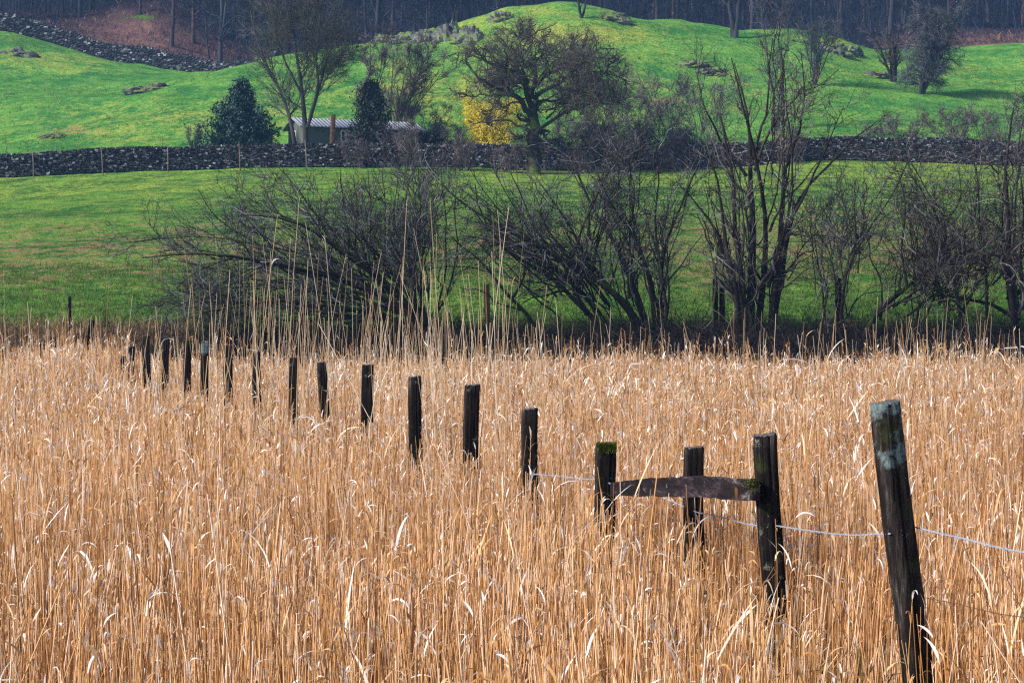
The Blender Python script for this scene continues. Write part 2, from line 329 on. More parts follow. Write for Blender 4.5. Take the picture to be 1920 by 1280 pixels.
# ---------------- branching ----------------
def spawn(P, R, K, t0, t1, ang, L, n, wander, trop, rf, rmin, g, lenpow=0.5, Lref=None, bias=None):
    """children polylines growing off parent polylines. P (B,m,3) R (B,m)"""
    B, m, _ = P.shape
    seg = np.linalg.norm(np.diff(P, axis=1), axis=2).sum(1)
    if Lref is not None:                      # number of children follows the parent's length
        cnt = np.maximum(1, np.round(K * seg / Lref * g.uniform(.7, 1.3, B))).astype(int)
    else: cnt = np.full(B, K)
    pid = np.repeat(np.arange(B), cnt); C = len(pid)
    t = g.uniform(t0, t1, C) * (m - 1 - 1e-4); i = t.astype(int); a = (t - i)[:, None]
    p = P[pid, i] * (1 - a) + P[pid, i + 1] * a; r = R[pid, i] * (1 - a[:, 0]) + R[pid, i + 1] * a[:, 0]
    T = nrm(P[pid, i + 1] - P[pid, i]); q = g.normal(size=(C, 3)); q = nrm(q - (q * T).sum(1, keepdims=True) * T)
    th = radians(ang) * g.uniform(.55, 1.35, C)[:, None]
    d = nrm(T * np.cos(th) + q * np.sin(th))
    if bias is not None: d = nrm(d + np.array(bias))
    frac = t / (m - 1)
    ln = L * g.uniform(.55, 1.25, C) * (1 - .55 * frac) * np.clip(seg[pid] / seg.mean(), .4, 1.5) ** lenpow
    st = (ln / (n - 1))[:, None]; pts = [p]
    for k in range(n - 1):
        pts.append(pts[-1] + d * st)
        d = nrm(d + g.normal(size=(C, 3)) * wander + np.array([0, 0, trop]))
    P2 = np.stack(pts, 1); r0 = np.maximum(r * rf, rmin)
    R2 = np.maximum(r0[:, None] * np.linspace(1, .35, n)[None], rmin * .55)
    return P2, R2
def resample(pts, n, rs, g, jit=0.0):
    pts = np.array(pts, float); d = np.concatenate([[0], np.cumsum(np.linalg.norm(np.diff(pts, axis=0), axis=1))]); d /= d[-1]
    t = np.linspace(0, 1, n)
    # catmull-rom smoothing by double interpolation
    P = np.stack([np.interp(t, d, pts[:, k]) for k in range(3)], 1)
    for _ in range(2): P[1:-1] = (P[:-2] + 2 * P[1:-1] + P[2:]) / 4
    if jit:
        w = g.normal(size=(n, 3)) * jit; w = (w + np.roll(w, 1, 0)) / 2; w[0] = 0; P = P + w
    return P, rs[0] + (rs[1] - rs[0]) * t ** .8
def tree(name, label, cat, limbs, levels, mats, g, group=None, nlimb=12, jit=.03, sides=7, sink=.3, trunk_lv=0, base=None, plain=None):
    """limbs: list of (world points, r0, r1).  levels: list of spawn settings dicts."""
    L = [resample(l[0], nlimb, (l[1], l[2]), g, jit) for l in limbs]
    P = np.stack([a for a, _ in L]); R = np.stack([b for _, b in L])
    base = P[0, 0] if base is None else base
    root = empty(name, base, label, cat, group)
    tb = MB(); tb.tubes(P, R, sides, cap=True); cb = MB()
    if plain:
        Lp = [resample(l[0], nlimb, (l[1], l[2]), g, jit) for l in plain]; Pp = np.stack([a for a, _ in Lp]); Rp = np.stack([b for _, b in Lp]); tb.tubes(Pp, Rp, sides)
        Pp, Rp = spawn(Pp, Rp, 7, .3, 1, 50, 1.1, 7, .35, .05, .5, .018, g); cb.tubes(Pp, Rp, 3); Pp, Rp = spawn(Pp, Rp, 4, .2, 1, 45, .5, 5, .3, .03, .5, .010, g); cb.tubes(Pp, Rp, 3)
    for k, lv in enumerate(levels):
        lv = dict(lv); sd = lv.pop('sides', 3); P, R = spawn(P, R, g=g, **lv)
        (tb if k < trunk_lv else cb).tubes(P, R, sd)
    tb.build('trunk', mats[0], root); cb.build('crown', mats[1], root, smooth=False)
    return root
def SL(lst, Y, r0, r1, dy=0., g=rng, spread=1.0):
    """screen points -> world points at real distances, wandering in depth"""
    n = len(lst); dd = np.cumsum(g.normal(size=n) * .35 * spread); dd -= dd[0]
    dd += np.linspace(0, dy, n)
    return ([S(px, py, Y + dd[i]) for i, (px, py) in enumerate(lst)], r0, r1)

# willows at the field edge, 44 to 49 m away
g = np.random.default_rng(11)
lvW = [dict(K=6, t0=.12, t1=1, ang=36, L=1.8, n=9, wander=.22, trop=.06, rf=.5, rmin=.010, sides=4, Lref=3.5),
       dict(K=5, t0=.1, t1=1, ang=40, L=1.1, n=7, wander=.26, trop=.05, rf=.5, rmin=.0074, sides=3),
       dict(K=3, t0=.1, t1=1, ang=42, L=.62, n=5, wander=.3, trop=.03, rf=.6, rmin=.0048, sides=3)]
def thicken(lst, n, g, rk=.42, amp=16):
    R0 = [np.array(l[0], float) for l in lst]; tips = np.array([r[-1] for r in R0]); out = []
    def rs(p, m=9):
        d = np.concatenate([[0], np.cumsum(np.linalg.norm(np.diff(p, axis=0), axis=1))]); t = np.linspace(0, d[-1], m); return np.stack([np.interp(t, d, p[:, k]) for k in (0, 1)], 1)
    for k in range(n):
        a = g.integers(len(lst)); dd = np.linalg.norm(tips - tips[a], axis=1) + g.uniform(0, 60, len(lst)); dd[a] = 1e9; b_ = int(np.argmin(dd)); w = g.uniform(.15, .85)
        p = rs(R0[a]) * w + rs(R0[b_]) * (1 - w); q = np.cumsum(g.normal(size=(9, 2)) * amp * .5, axis=0); q -= q[0]; p = p + q; m = int(g.integers(6, 10)); i0 = int(g.integers(0, 3))
        r = (lst[a][1] * w + lst[b_][1] * (1 - w)) * rk * g.uniform(.5, 1.2); out.append(([tuple(v) for v in p[i0:m]], max(r, .018), .009))
    return lst + out
Y0 = 46.0
A = [([(800, 640), (795, 590), (700, 545), (640, 520), (560, 505), (500, 495), (440, 480), (380, 468), (320, 475), (270, 482)], .15, .02),
     ([(800, 640), (790, 592), (720, 530), (690, 500), (640, 468), (600, 440), (560, 412), (500, 395), (450, 402)], .14, .02),
     ([(800, 645), (780, 605), (700, 585), (600, 577), (540, 562), (480, 560), (430, 578), (350, 592)], .13, .02),
     ([(805, 640), (800, 590), (770, 500), (760, 430), (752, 380), (770, 325)], .08, .015),
     ([(760, 570), (735, 450), (745, 330)], .05, .012), ([(812, 640), (815, 600), (832, 530), (835, 470), (835, 380), (828, 320)], .05, .012),
     ([(720, 550), (690, 450), (700, 380), (688, 322)], .05, .012), ([(650, 520), (655, 430), (640, 365), (642, 325)], .04, .012),
     ([(640, 480), (580, 385), (545, 335), (522, 312)], .05, .012), ([(700, 515), (625, 425), (560, 402), (528, 335)], .05, .012),
     ([(790, 600), (790, 500), (800, 420), (795, 340)], .05, .012), ([(805, 620), (845, 540), (860, 460), (850, 380), (862, 320)], .045, .012), ([(740, 580), (715, 500), (725, 420), (715, 340), (722, 300)], .045, .012), ([(690, 560), (665, 480), (672, 400), (662, 330)], .045, .012), ([(780, 590), (775, 500), (790, 400), (782, 310)], .045, .012), ([(770, 560), (715, 480), (670, 440), (660, 380)], .06, .012),
     ([(640, 560), (540, 530), (450, 520), (370, 500), (300, 470)], .05, .012), ([(700, 590), (600, 600), (500, 600), (420, 590), (330, 560)], .05, .012), ([(560, 520), (480, 470), (400, 430), (380, 400)], .045, .012), ([(500, 500), (430, 540), (380, 560), (310, 570)], .04, .012),
     ([(560, 505), (500, 450), (470, 420), (440, 370)], .04, .012), ([(440, 480), (380, 500), (330, 540), (300, 560)], .035, .01)]
tree('willow_tree', 'sprawling willow with mossy limbs arching low to the left over the reeds', 'tree', [SL(l, Y0, a, b, g=g) for l, a, b in thicken([(l, a * .72, b * .7) for l, a, b in A + A[:3] + A[14:16]], 56, g)],
     lvW, (M['willow'], M['willow_tw']), g, group='bare willows along the field edge')
B_ = [([(1210, 640), (1205, 605), (1150, 540), (1080, 500), (1020, 470), (940, 430), (880, 390), (830, 350)], .15, .02),
      ([(1215, 640), (1212, 600), (1170, 490), (1130, 420), (1090, 350), (1075, 310), (1060, 262)], .13, .02),
      ([(1205, 640), (1200, 600), (1140, 545), (1090, 470), (1060, 410), (1040, 370), (1000, 325)], .12, .02),
      ([(1140, 635), (1120, 600), (1060, 540), (1000, 500), (920, 450), (900, 400), (890, 345)], .12, .02),
      ([(1235, 640), (1238, 600), (1240, 500), (1250, 440), (1290, 370), (1290, 330), (1312, 295)], .11, .02),
      ([(1228, 640), (1226, 590), (1215, 500), (1190, 440), (1150, 390), (1130, 360), (1118, 320)], .10, .02),
      ([(1010, 632), (1003, 600), (960, 560), (920, 510), (880, 470), (838, 438)], .09, .015),
      ([(1245, 640), (1250, 580), (1235, 500), (1225, 400), (1240, 320), (1230, 270)], .08, .015),
      ([(1100, 590), (1060, 500), (1010, 440), (985, 380), (950, 320)], .07, .015), ([(1180, 560), (1175, 470), (1190, 380), (1180, 300)], .06, .012),
      ([(1060, 520), (1085, 440), (1100, 400), (1140, 330), (1150, 280)], .06, .012), ([(960, 560), (985, 520), (990, 460), (1030, 400)], .05, .012)]
tree('willow_tree', 'thicket of leaning willow stems slanting up to the left beside the upright willow', 'tree', [SL(l, Y0 + .5, a, b, g=g) for l, a, b in thicken([(l, a * .72, b * .7) for l, a, b in B_], 46, g)],
     lvW, (M['willow'], M['willow_tw']), g, group='bare willows along the field edge')
C_ = [([(1388, 640), (1387, 596), (1365, 500), (1340, 430), (1303, 378), (1268, 348)], .12, .02),
      ([(1386, 640), (1385, 590), (1375, 510), (1362, 450), (1352, 370), (1340, 330), (1328, 270)], .13, .02),
      ([(1396, 640), (1395, 590), (1383, 500), (1376, 400), (1375, 330), (1365, 280), (1348, 190)], .15, .02),
      ([(1405, 640), (1402, 595), (1410, 520), (1412, 440), (1400, 380), (1405, 330), (1415, 260), (1400, 190), (1378, 120)], .19, .02),
      ([(1426, 640), (1425, 590), (1435, 500), (1437, 400), (1430, 330), (1420, 290), (1392, 200), (1372, 110)], .14, .02),
      ([(1446, 640), (1445, 585), (1455, 500), (1468, 420), (1470, 350), (1465, 290), (1470, 200), (1468, 90)], .15, .02),
      ([(1452, 640), (1450, 590), (1470, 480), (1490, 380), (1540, 315), (1590, 270), (1642, 232)], .12, .015),
      ([(1440, 540), (1478, 420), (1520, 340), (1545, 290), (1580, 200)], .08, .015),
      ([(1415, 320), (1440, 240), (1480, 190), (1525, 165), (1570, 130)], .06, .012), ([(1400, 330), (1350, 270), (1320, 200), (1300, 130)], .06, .012),
      ([(1468, 330), (1500, 250), (1510, 160), (1500, 90)], .06, .012), ([(1410, 300), (1440, 200), (1445, 120), (1450, 60)], .06, .012),
      ([(1340, 430), (1345, 500), (1335, 560), (1340, 620)], .05, .04), ([(1455, 500), (1475, 515), (1500, 490), (1530, 470)], .05, .012)]
lvC = [dict(lvW[0], K=5, L=1.6, ang=36), dict(lvW[1], L=1.0, K=4), dict(lvW[2], L=.5, K=3)]
tree('willow_tree', 'tallest willow, a cluster of thick upright dark trunks spreading high over the stone wall', 'tree', [SL(l, Y0 + .3, a, b, g=g) for l, a, b in thicken([(l, a * .72, b * .7) for l, a, b in C_], 22, g)],
     lvC, (M['willow'], M['willow_tw2']), g, group='bare willows along the field edge')
D_ = [([(1580, 645), (1578, 600), (1575, 530), (1610, 460), (1650, 400), (1690, 350), (1702, 300)], .075, .012),
      ([(1550, 645), (1548, 600), (1540, 520), (1525, 460), (1530, 400)], .05, .012), ([(1575, 560), (1560, 500), (1565, 440), (1540, 380)], .04, .01),
      ([(1610, 460), (1600, 400), (1610, 340)], .04, .01)]
tree('willow_tree', 'small forked willow in the gap right of the tallest willow', 'tree', [SL(l, Y0, a, b, g=g) for l, a, b in thicken([(l, a * .72, b * .7) for l, a, b in D_], 14, g)],
     lvW, (M['willow'], M['willow_tw']), g, group='bare willows along the field edge')
E_ = [([(1610, 650), (1640, 592), (1700, 535), (1760, 495), (1830, 462), (1880, 440)], .13, .02), ([(1905, 650), (1900, 580), (1890, 480), (1895, 400), (1880, 320), (1902, 190)], .16, .02),
      ([(1805, 650), (1800, 590), (1790, 500), (1760, 420), (1740, 370), (1700, 320)], .09, .015), ([(1910, 600), (1850, 565), (1790, 560), (1740, 540), (1700, 500)], .09, .015),
      ([(1850, 650), (1848, 600), (1850, 500), (1830, 420), (1840, 340), (1820, 290)], .08, .015), ([(1930, 640), (1935, 520), (1950, 400), (1970, 300), (1960, 210)], .14, .02),
      ([(1700, 535), (1690, 460), (1700, 390), (1680, 320)], .06, .012), ([(1760, 495), (1770, 430), (1800, 380), (1800, 310)], .06, .012),
      ([(1890, 560), (1960, 520), (2030, 440), (2080, 380)], .09, .015), ([(1650, 600), (1660, 560), (1640, 500), (1625, 430)], .05, .012),
      ([(1800, 590), (1840, 520), (1870, 450), (1880, 400)], .06, .012), ([(1720, 640), (1722, 580), (1735, 510), (1730, 450), (1750, 400)], .05, .012)]
lvE = [dict(lvW[0], K=7, wander=.3, trop=.03, L=1.7), dict(lvW[1], wander=.32, K=5), lvW[2]]
tree('willow_tree', 'dense tangled willow with twisted branches filling the right edge', 'tree', [SL(l, Y0 - .3, a, b, g=g) for l, a, b in thicken([(l, a * .72, b * .7) for l, a, b in E_], 46, g)],
     lvE, (M['willow'], M['willow_tw2']), g, group='bare willows along the field edge')
# oak in front of the far wall
O_ = [([(1006, 330), (1003, 300), (1000, 262), (999, 225), (996, 195)], .50, .36),
      ([(999, 215), (970, 182), (940, 166), (905, 156), (885, 130), (868, 112)], .27, .05), ([(997, 200), (990, 160), (984, 140), (960, 110), (950, 90), (930, 72)], .26, .05),
      ([(995, 185), (1002, 140), (1006, 112), (1030, 92), (1020, 68)], .24, .05), ([(1000, 185), (1040, 152), (1080, 142), (1125, 132), (1180, 150)], .20, .04),
      ([(1006, 250), (1050, 214), (1105, 196), (1165, 180)], .18, .04), ([(1020, 140), (1070, 120), (1120, 105), (1150, 110)], .12, .03), ([(1010, 190), (1060, 185), (1110, 165), (1160, 125)], .12, .03), 
      ([(975, 186), (930, 176), (890, 182), (858, 178)], .13, .04), ([(990, 155), (970, 132), (940, 130), (910, 112), (888, 92)], .15, .04),
      ([(1000, 165), (1050, 122), (1080, 100), (1105, 78)], .16, .04), ([(960, 112), (985, 95), (975, 70), (985, 55)], .10, .03), ([(1040, 150), (1060, 175), (1100, 165), (1130, 185)], .1, .03)]
g = np.random.default_rng(21)
lvO = [dict(K=9, t0=.25, t1=1, ang=50, L=2.4, n=9, wander=.38, trop=.04, rf=.5, rmin=.045, sides=4), dict(K=5, t0=.15, t1=1, ang=55, L=1.5, n=7, wander=.40, trop=.05, rf=.5, rmin=.020, sides=3),
       dict(K=6, t0=.1, t1=1, ang=50, L=1.0, n=6, wander=.3, trop=.05, rf=.6, rmin=.0088, sides=3)]
ol = [SL(l, 117.5, a * .78, b * .8, g=g, spread=3.0) for l, a, b in O_] + [SL(l, 117.5, a * .7, .025, g=g, spread=4.0) for l, a, b in thicken(O_[1:], 26, g, .5, 12)[len(O_) - 1:]]
ol[0] = ([S(1006, 345, 117.5), *ol[0][0][1:]], .50, .32)
tree('oak_tree', 'old spreading oak with gnarled mossy limbs beside the yellow shrub', 'tree', ol, lvO, (M['oak'], M['oak_tw']), g, jit=.14, trunk_lv=1, plain=[SL([(992, 232), (950, 230), (920, 232), (878, 228)], 117.5, .10, .03, g=g)])
# generic upright bare tree made of a few stems
def bare(name, label, px, Y, H, nst, mats, seed, spread=.25, lean=0., r=.12, lv=None, group=None, cat='tree', split=0., tw=1.0):
    g = np.random.default_rng(seed); b = on(px, Y, -.3); limbs = []
    for k in range(nst):
        a = g.uniform(0, 2 * np.pi); s = spread * g.uniform(.4, 1.2) if nst > 1 else 0
        top = b + np.array([math.cos(a) * s * H + lean * H, math.sin(a) * s * H, H * g.uniform(.8, 1)])
        pts = [b + (np.array([math.cos(a), math.sin(a), 0]) * split * g.uniform(.3, 1)), b * .6 + top * .4 + g.normal(size=3) * .02 * H + np.array([0, 0, .06 * H]), b * .25 + top * .75 + g.normal(size=3) * .03 * H, top]
        limbs.append((pts, r * g.uniform(.7, 1), r * .15))
    lv = lv or [dict(K=12, t0=.25, t1=1, ang=38, L=.32 * H, n=7, wander=.16, trop=.06, rf=.5, rmin=.02 * tw, sides=3), dict(K=6, t0=.15, t1=1, ang=38, L=.15 * H, n=5, wander=.2, trop=.05, rf=.5, rmin=.012 * tw),
                dict(K=4, t0=.1, t1=1, ang=38, L=.075 * H, n=4, wander=.2, trop=.03, rf=.6, rmin=.009 * tw)]
    return tree(name, label, cat, limbs, lv, mats, g, group=group, jit=.01 * H, base=b)
# twin-stemmed alder by the lodge
g = np.random.default_rng(31)
G_ = [([(574, 290), (573, 255), (571, 220), (568, 180), (560, 120), (548, 60), (545, 10), (540, -30)], .22, .03), ([(556, 290), (552, 262), (540, 205), (522, 160), (500, 125), (478, 70), (470, 20)], .16, .03),
      ([(576, 240), (592, 190), (604, 140), (622, 90), (640, 40)], .13, .03), ([(580, 225), (600, 170), (590, 100), (600, 40), (605, -20)], .12, .03), ([(600, 170), (630, 115), (655, 90)], .06, .02),
      ([(568, 180), (530, 110), (515, 50), (510, 0)], .09, .02), ([(575, 120), (575, 60), (575, 0)], .08, .02)]
lvG = [dict(K=20, t0=.25, t1=1, ang=44, L=3.2, n=7, wander=.12, trop=.08, rf=.45, rmin=.025), dict(K=9, t0=.1, t1=1, ang=40, L=1.7, n=5, wander=.16, trop=.06, rf=.5, rmin=.014),
       dict(K=7, t0=.1, t1=1, ang=40, L=.9, n=4, wander=.2, trop=.03, rf=.6, rmin=.0088)]
tree('alder_tree', 'tall bare grey tree with slender stems rising in front of the timber lodge', 'tree', [SL(l, 123.3, a, b, g=g, spread=1.2) for l, a, b in G_], lvG, (M['alder'], M['alder_tw']), g)
fan = lambda H: [dict(K=14, t0=.15, t1=1, ang=34, L=.34 * H, n=6, wander=.10, trop=.05, rf=.5, rmin=.022), dict(K=9, t0=.1, t1=1, ang=30, L=.18 * H, n=5, wander=.12, trop=.05, rf=.5, rmin=.013), dict(K=6, t0=.1, t1=1, ang=32, L=.09 * H, n=4, wander=.15, trop=.02, rf=.6, rmin=.010)]
bare('bare_tree', 'fan-shaped bare purplish tree between the dark cypress and the oak', 735, 131, 6.6, 7, (M['alder'], M['purple_tw']), 41, spread=.38, lean=.18, r=.09, lv=fan(6.3))
bare('bare_tree', 'wispy bare tree standing directly behind the dark cypress', 695, 134, 7.6, 4, (M['alder'], M['purple_tw']), 42, spread=.14, r=.08, lv=fan(6))
bare('bare_tree', 'dark bare tree on the ridge behind the tallest willow', 1378, 172, 9, 2, (M['wood_bark'], M['wood_tw']), 43, spread=.25, r=.32, tw=1.5)
bare('birch_tree', 'pale slender birch rising between the willow top and the ridge', 1458, 134, 10.5, 3, (M['alder'], M['grey_tw']), 44, spread=.14, r=.11)
bare('bare_bush', 'round grey-green bare bush on the slope under the ridge rock', 1527, 152, 5.5, 9, (M['alder'], M['grey_tw']), 45, spread=.35, r=.07, cat='bush', tw=1.3)
bare('bare_tree', 'gnarled brown tree left of the dark rounded thorn on the hill', 1676, 158, 5.4, 4, (M['oak'], M['oak_tw']), 46, spread=.34, lean=-.06, r=.24, tw=1.4)
bare('thorn_tree', 'dark rounded thorn tree with a shaded ring of grass at its foot', 1726, 152, 6.9, 5, (M['wood_bark'], M['grey_tw']), 47, spread=.26, lean=.16, r=.22, tw=1.5,
     lv=[dict(K=20, t0=.15, t1=1, ang=60, L=2.2, n=7, wander=.25, trop=-.03, rf=.5, rmin=.03), dict(K=12, t0=.15, t1=1, ang=50, L=1.3, n=5, wander=.3, trop=0, rf=.5, rmin=.02), dict(K=7, t0=.1, t1=1, ang=45, L=.7, n=4, wander=.3, trop=0, rf=.6, rmin=.015)])
bare('thorn_tree', 'small crooked thorn on the very top of the hill', 1090, 170, 5, 3, (M['wood_bark'], M['wood_tw']), 48, spread=.3, r=.16)
bare('bare_bush', 'leafless thin shrub left of the broad evergreen behind the wall', 362, 128, 2.4, 6, (M['alder'], M['grey_tw']), 49, spread=.3, r=.03, cat='bush')

# shrubs behind and along the wall
shrubs = [(648, 122.8, 1.7, 'thin leafless shrub over the wall between the cut trunk and the cypress'), (748, 122.8, 2.0, 'thin leafless shrub over the wall right of the cypress'),
          (800, 127, 2.6, 'brownish leafless shrub behind the wall left of the yellow shrub'), (842, 125, 2.0, 'leafless shrub at the foot of the yellow shrub'), (668, 121, 1.6, 'low tangled shrub before the wall under the cypress'),
          (1060, 126, 3.2, 'purplish leafless shrub right behind the oak trunk'), (1120, 128, 3.8, 'leafless shrub behind the wall right of the oak'), (1190, 127, 3.6, 'leafless shrub behind the wall above the leaning willow thicket'),
          (1260, 129, 4.2, 'taller leafless shrub on the slope left of the tallest willow'), (1330, 127, 4.0, 'leafless shrub behind the tallest willow stems'), (780, 119, 2.4, 'leafless shrub in front of the wall below the lodge end'),
          (868, 119, 1.7, 'leafless shrub in front of the wall left of the oak'), (955, 119, 1.5, 'leafless shrub against the wall beside the oak trunk'), (1090, 118, 2.4, 'leafless shrub in front of the wall right of the oak'),
          (1700, 122, 2.4, 'low shrub in front of the wall below the thorn tree'), (1790, 121, 2.8, 'low shrub before the wall near the right edge'), (1870, 121, 3.0, 'low shrub before the wall at the right edge'), (1480, 118, 2.2, 'low shrub before the wall behind the tallest willow'),
          (1170, 118.6, 2.6, 'low grey shrub before the wall over the leaning willow thicket'), (1250, 118.6, 2.4, 'low grey shrub before the wall near the pale stone'), (1640, 123, 1.8, 'low leafless shrub in front of the pale-topped length of wall')]
for k, (px, Y, H, lb) in enumerate(shrubs):
    bare('leafless_shrub', lb, px, Y, H * 1.3, 12, (M['alder'], M['purple_tw']), 60 + k, spread=.5, r=.03, cat='shrub', split=1.0, group='leafless shrubs along the far wall',
         lv=[dict(K=6, t0=.1, t1=1, ang=34, L=.5 * H, n=5, wander=.2, trop=.03, rf=.6, rmin=.016), dict(K=6, t0=.1, t1=1, ang=38, L=.22 * H, n=4, wander=.25, trop=.0, rf=.6, rmin=.012), dict(K=4, t0=.1, t1=1, ang=40, L=.18 * H, n=3, wander=.25, trop=.0, rf=.7, rmin=.010)])

# leafy crowns
def leafy(name, label, cat, px, Y, H, prof, mats, seed, n, size, dark_stem=.1, group=None, up=0.3, ybase=None):
    """prof(t, ang) -> crown radius at relative height t"""
    g = np.random.default_rng(seed); b = on(px, Y, -.2); root = empty(name, b, label, cat, group)
    nb = 260; t = g.uniform(0.02, .97, nb) ** 1.15; a = g.uniform(0, 2 * np.pi, nb)
    rad = np.array([prof(tt, aa) for tt, aa in zip(t, a)]) * g.uniform(.55, 1.15, nb)
    p0 = b + np.stack([0 * t, 0 * t, t * H * .9], 1); tip = b + np.stack([np.cos(a) * rad, np.sin(a) * rad, t * H * .92 + up * rad + .02 * H], 1)
    mid = (p0 + tip) / 2 + np.array([0, 0, -.03 * H]); P = np.stack([p0, mid, tip], 1)
    tb = MB(); tb.tubes(np.stack([b, b + [0, 0, H * .5], b + [0, 0, H * .95]]), np.array([dark_stem, dark_stem * .6, .02]), 6); tb.tubes(P, np.tile([.035, .02, .008], (nb, 1)), 3)
    tb.build('trunk', mats[0], root)
    i = g.integers(0, nb, n); u = g.uniform(.25, 1.05, n)[:, None] ** .6; c = p0[i] * (1 - u) ** 2 + 2 * u * (1 - u) * mid[i] + u * u * tip[i] + g.normal(size=(n, 3)) * .035 * H * g.uniform(.3, 1.3, (n, 1))
    d1 = nrm(g.normal(size=(n, 3))) * size * g.uniform(.5, 1.3, (n, 1)); d2 = nrm(np.cross(d1, g.normal(size=(n, 3)))) * size * .45
    V = np.stack([c - d1, c + d2, c + d1, c - d2], 1); cb = MB(); cb.add(V, np.arange(n * 4).reshape(n, 4)); cb.build('crown', mats[1], root, smooth=False)
    return root
leafy('evergreen_tree', 'broad dark blue-green evergreen behind the wall left of the lodge', 'tree', 452, 127, 5.7, lambda t, a: (2.6 * max(.06, 1 - t) ** .62 * (.62 if t > .72 else 1)) * (1 + .16 * math.sin(3 * a + 9 * t) + .10 * math.sin(7 * a)), (M['wood_bark'], M['conifer']), 51, 22000, .12)
leafy('cypress_tree', 'narrow dark cypress standing against the lodge', 'tree', 696, 123.6, 5.9, lambda t, a: 1.25 * max(0.08, (1 - t ** 2.2)) * (1 + .15 * math.sin(2 * a + 7 * t)), (M['wood_bark'], M['conifer2']), 52, 12000, .11, up=1.2)
leafy('flowering_shrub', 'bright yellow flowering shrub under the oak branches', 'shrub', 920, 126, 4.0, lambda t, a: 2.0 * (.8 + .35 * t) * (1 + .12 * math.sin(5 * a)), (M['alder'], M['yellow']), 53, 15000, .085, dark_stem=.03, up=.35)
for k, (px, Y, H, w, lb) in enumerate([(880, 123, 1.4, 1.0, 'low dark ivy clump on the wall below the yellow shrub'), (960, 122.5, 1.8, 1.3, 'dark ivy clump on the wall left of the oak trunk'), (1040, 123, 2.2, 1.6, 'dark ivy clump on the wall right of the oak trunk'),
                                      (1130, 124, 2.9, 1.7, 'large dark ivy mound on the wall above the leaning willows'), (1200, 124, 2.7, 1.5, 'dark ivy mound right of the largest ivy mound'), (1275, 124, 2.6, 1.4, 'dark ivy mound on the wall left of the tallest willow'), (805, 125, 2.2, 1.5, 'dark evergreen bush by the lodge end')]):
    leafy('ivy_bush', lb, 'bush', px, Y, H, lambda t, a, w=w: w * (1.05 - t * .5) * (1 + .2 * math.sin(3 * a + 4 * t)), (M['wood_bark'], M['ivy']), 90 + k, 5000, .10, up=.1, group='ivy mounds on the far wall')

# ---------------- dry stone walls ----------------
def stone_wall(name, label, pts, h, sl, sh, seed, thick=.55):
    """pts: world base points. Every stone of both faces is modelled; one mesh (stones are pattern)."""
    g = np.random.default_rng(seed); pts = np.array(pts); d = np.concatenate([[0], np.cumsum(np.linalg.norm(np.diff(pts[:, :2], axis=0), axis=1))]); Lw = d[-1]
    b = MB(); rows = int(h / sh)
    def at(s): return np.stack([np.interp(s, d, pts[:, k]) for k in range(3)], -1)
    for face in (-1, 1):
        for r in range(rows + 1):
            n = int(Lw / sl * (1 if r < rows else 1.6)); w = g.uniform(.5, 1.5, n); s = np.cumsum(w); s = s / s[-1] * Lw; w = np.diff(np.concatenate([[0], s])); s = s - w / 2
            c = at(s); t = at(s + .3) - at(s - .3); t[:, 2] = 0; t = nrm(t); nn = np.stack([t[:, 1], -t[:, 0], 0 * s], 1) * -face
            wob = .10 * vnoise(s, 0 * s, 4, 3, seed)
            last = r == rows
            hh = sh * g.uniform(.55, 1.2, n) * (1.5 if last else 1); ww = w * .5 * (.97 if not last else .8)
            off = thick / 2 * (1 - .25 * r / rows) + g.uniform(-.05, .05, n)
            z = c[:, 2] + (r + .5) * sh * (1 + wob) + g.uniform(-.02, .02, n)
            cc = np.stack([c[:, 0], c[:, 1], z], 1) + nn * (off if not last else off * .4)[:, None]
            tilt = g.normal(0, .12 if not last else .35, n)
            ax = t * np.cos(tilt)[:, None] + np.array([0, 0, 1]) * np.sin(tilt)[:, None]; az = -t * np.sin(tilt)[:, None] + np.array([0, 0, 1]) * np.cos(tilt)[:, None]
            dep = g.uniform(.08, .16, n) if not last else np.full(n, .2)
            V = []
            for sz_ in (-1, 1):
                for sy in (-1, 1):
                    for sx in (-1, 1):
                        k1, k2, k3 = g.uniform(.68, 1, n), g.uniform(.68, 1, n), g.uniform(.7, 1, n)
                        V.append(cc + ax * (sx * ww * k1)[:, None] + az * (sz_ * hh / 2 * k2)[:, None] + nn * (sy * dep * k3)[:, None])
            V = np.stack(V, 1); q = (np.array(BOXQ)[None] + (np.arange(n) * 8)[:, None, None]).reshape(-1, 4)
            b.add(V, q, None, 0)
    ss = np.arange(0, Lw, .8); c = at(ss); t = nrm((at(ss + .3) - at(ss - .3)) * [1, 1, 0]); nn = np.stack([t[:, 1], -t[:, 0], 0 * ss], 1)
    wb = 1 + .10 * vnoise(ss, 0 * ss, 4, 3, seed)
    for sx, z0, z1 in ((1, 0, 0),):
        A0 = c + nn * thick * .36 + [0, 0, -.4]; A1 = c + nn * thick * .26; A1[:, 2] += rows * sh * wb; B1 = c - nn * thick * .26; B1[:, 2] += rows * sh * wb; B0 = c - nn * thick * .36 + [0, 0, -.4]
        V = np.stack([A0, A1, B1, B0], 1); ix = np.arange(len(ss) * 4).reshape(-1, 4)
        q = np.concatenate([np.stack([ix[:-1, k], ix[:-1, k + 1], ix[1:, k + 1], ix[1:, k]], 1) for k in range(3)]); b.add(V, q, None, 1)
    o = b.build(name, [M['stone'], M['core']], smooth=False); tag(o, label, 'wall'); return o
wp = [on(px, 120.5 + (1.5 * math.sin(px / 400.)), 0) for px in range(-420, 2400, 30)]
stone_wall('dry_stone_wall', 'long dry stone wall crossing the whole width between the field and the hill', wp, 1.45, .20, .10, 1)
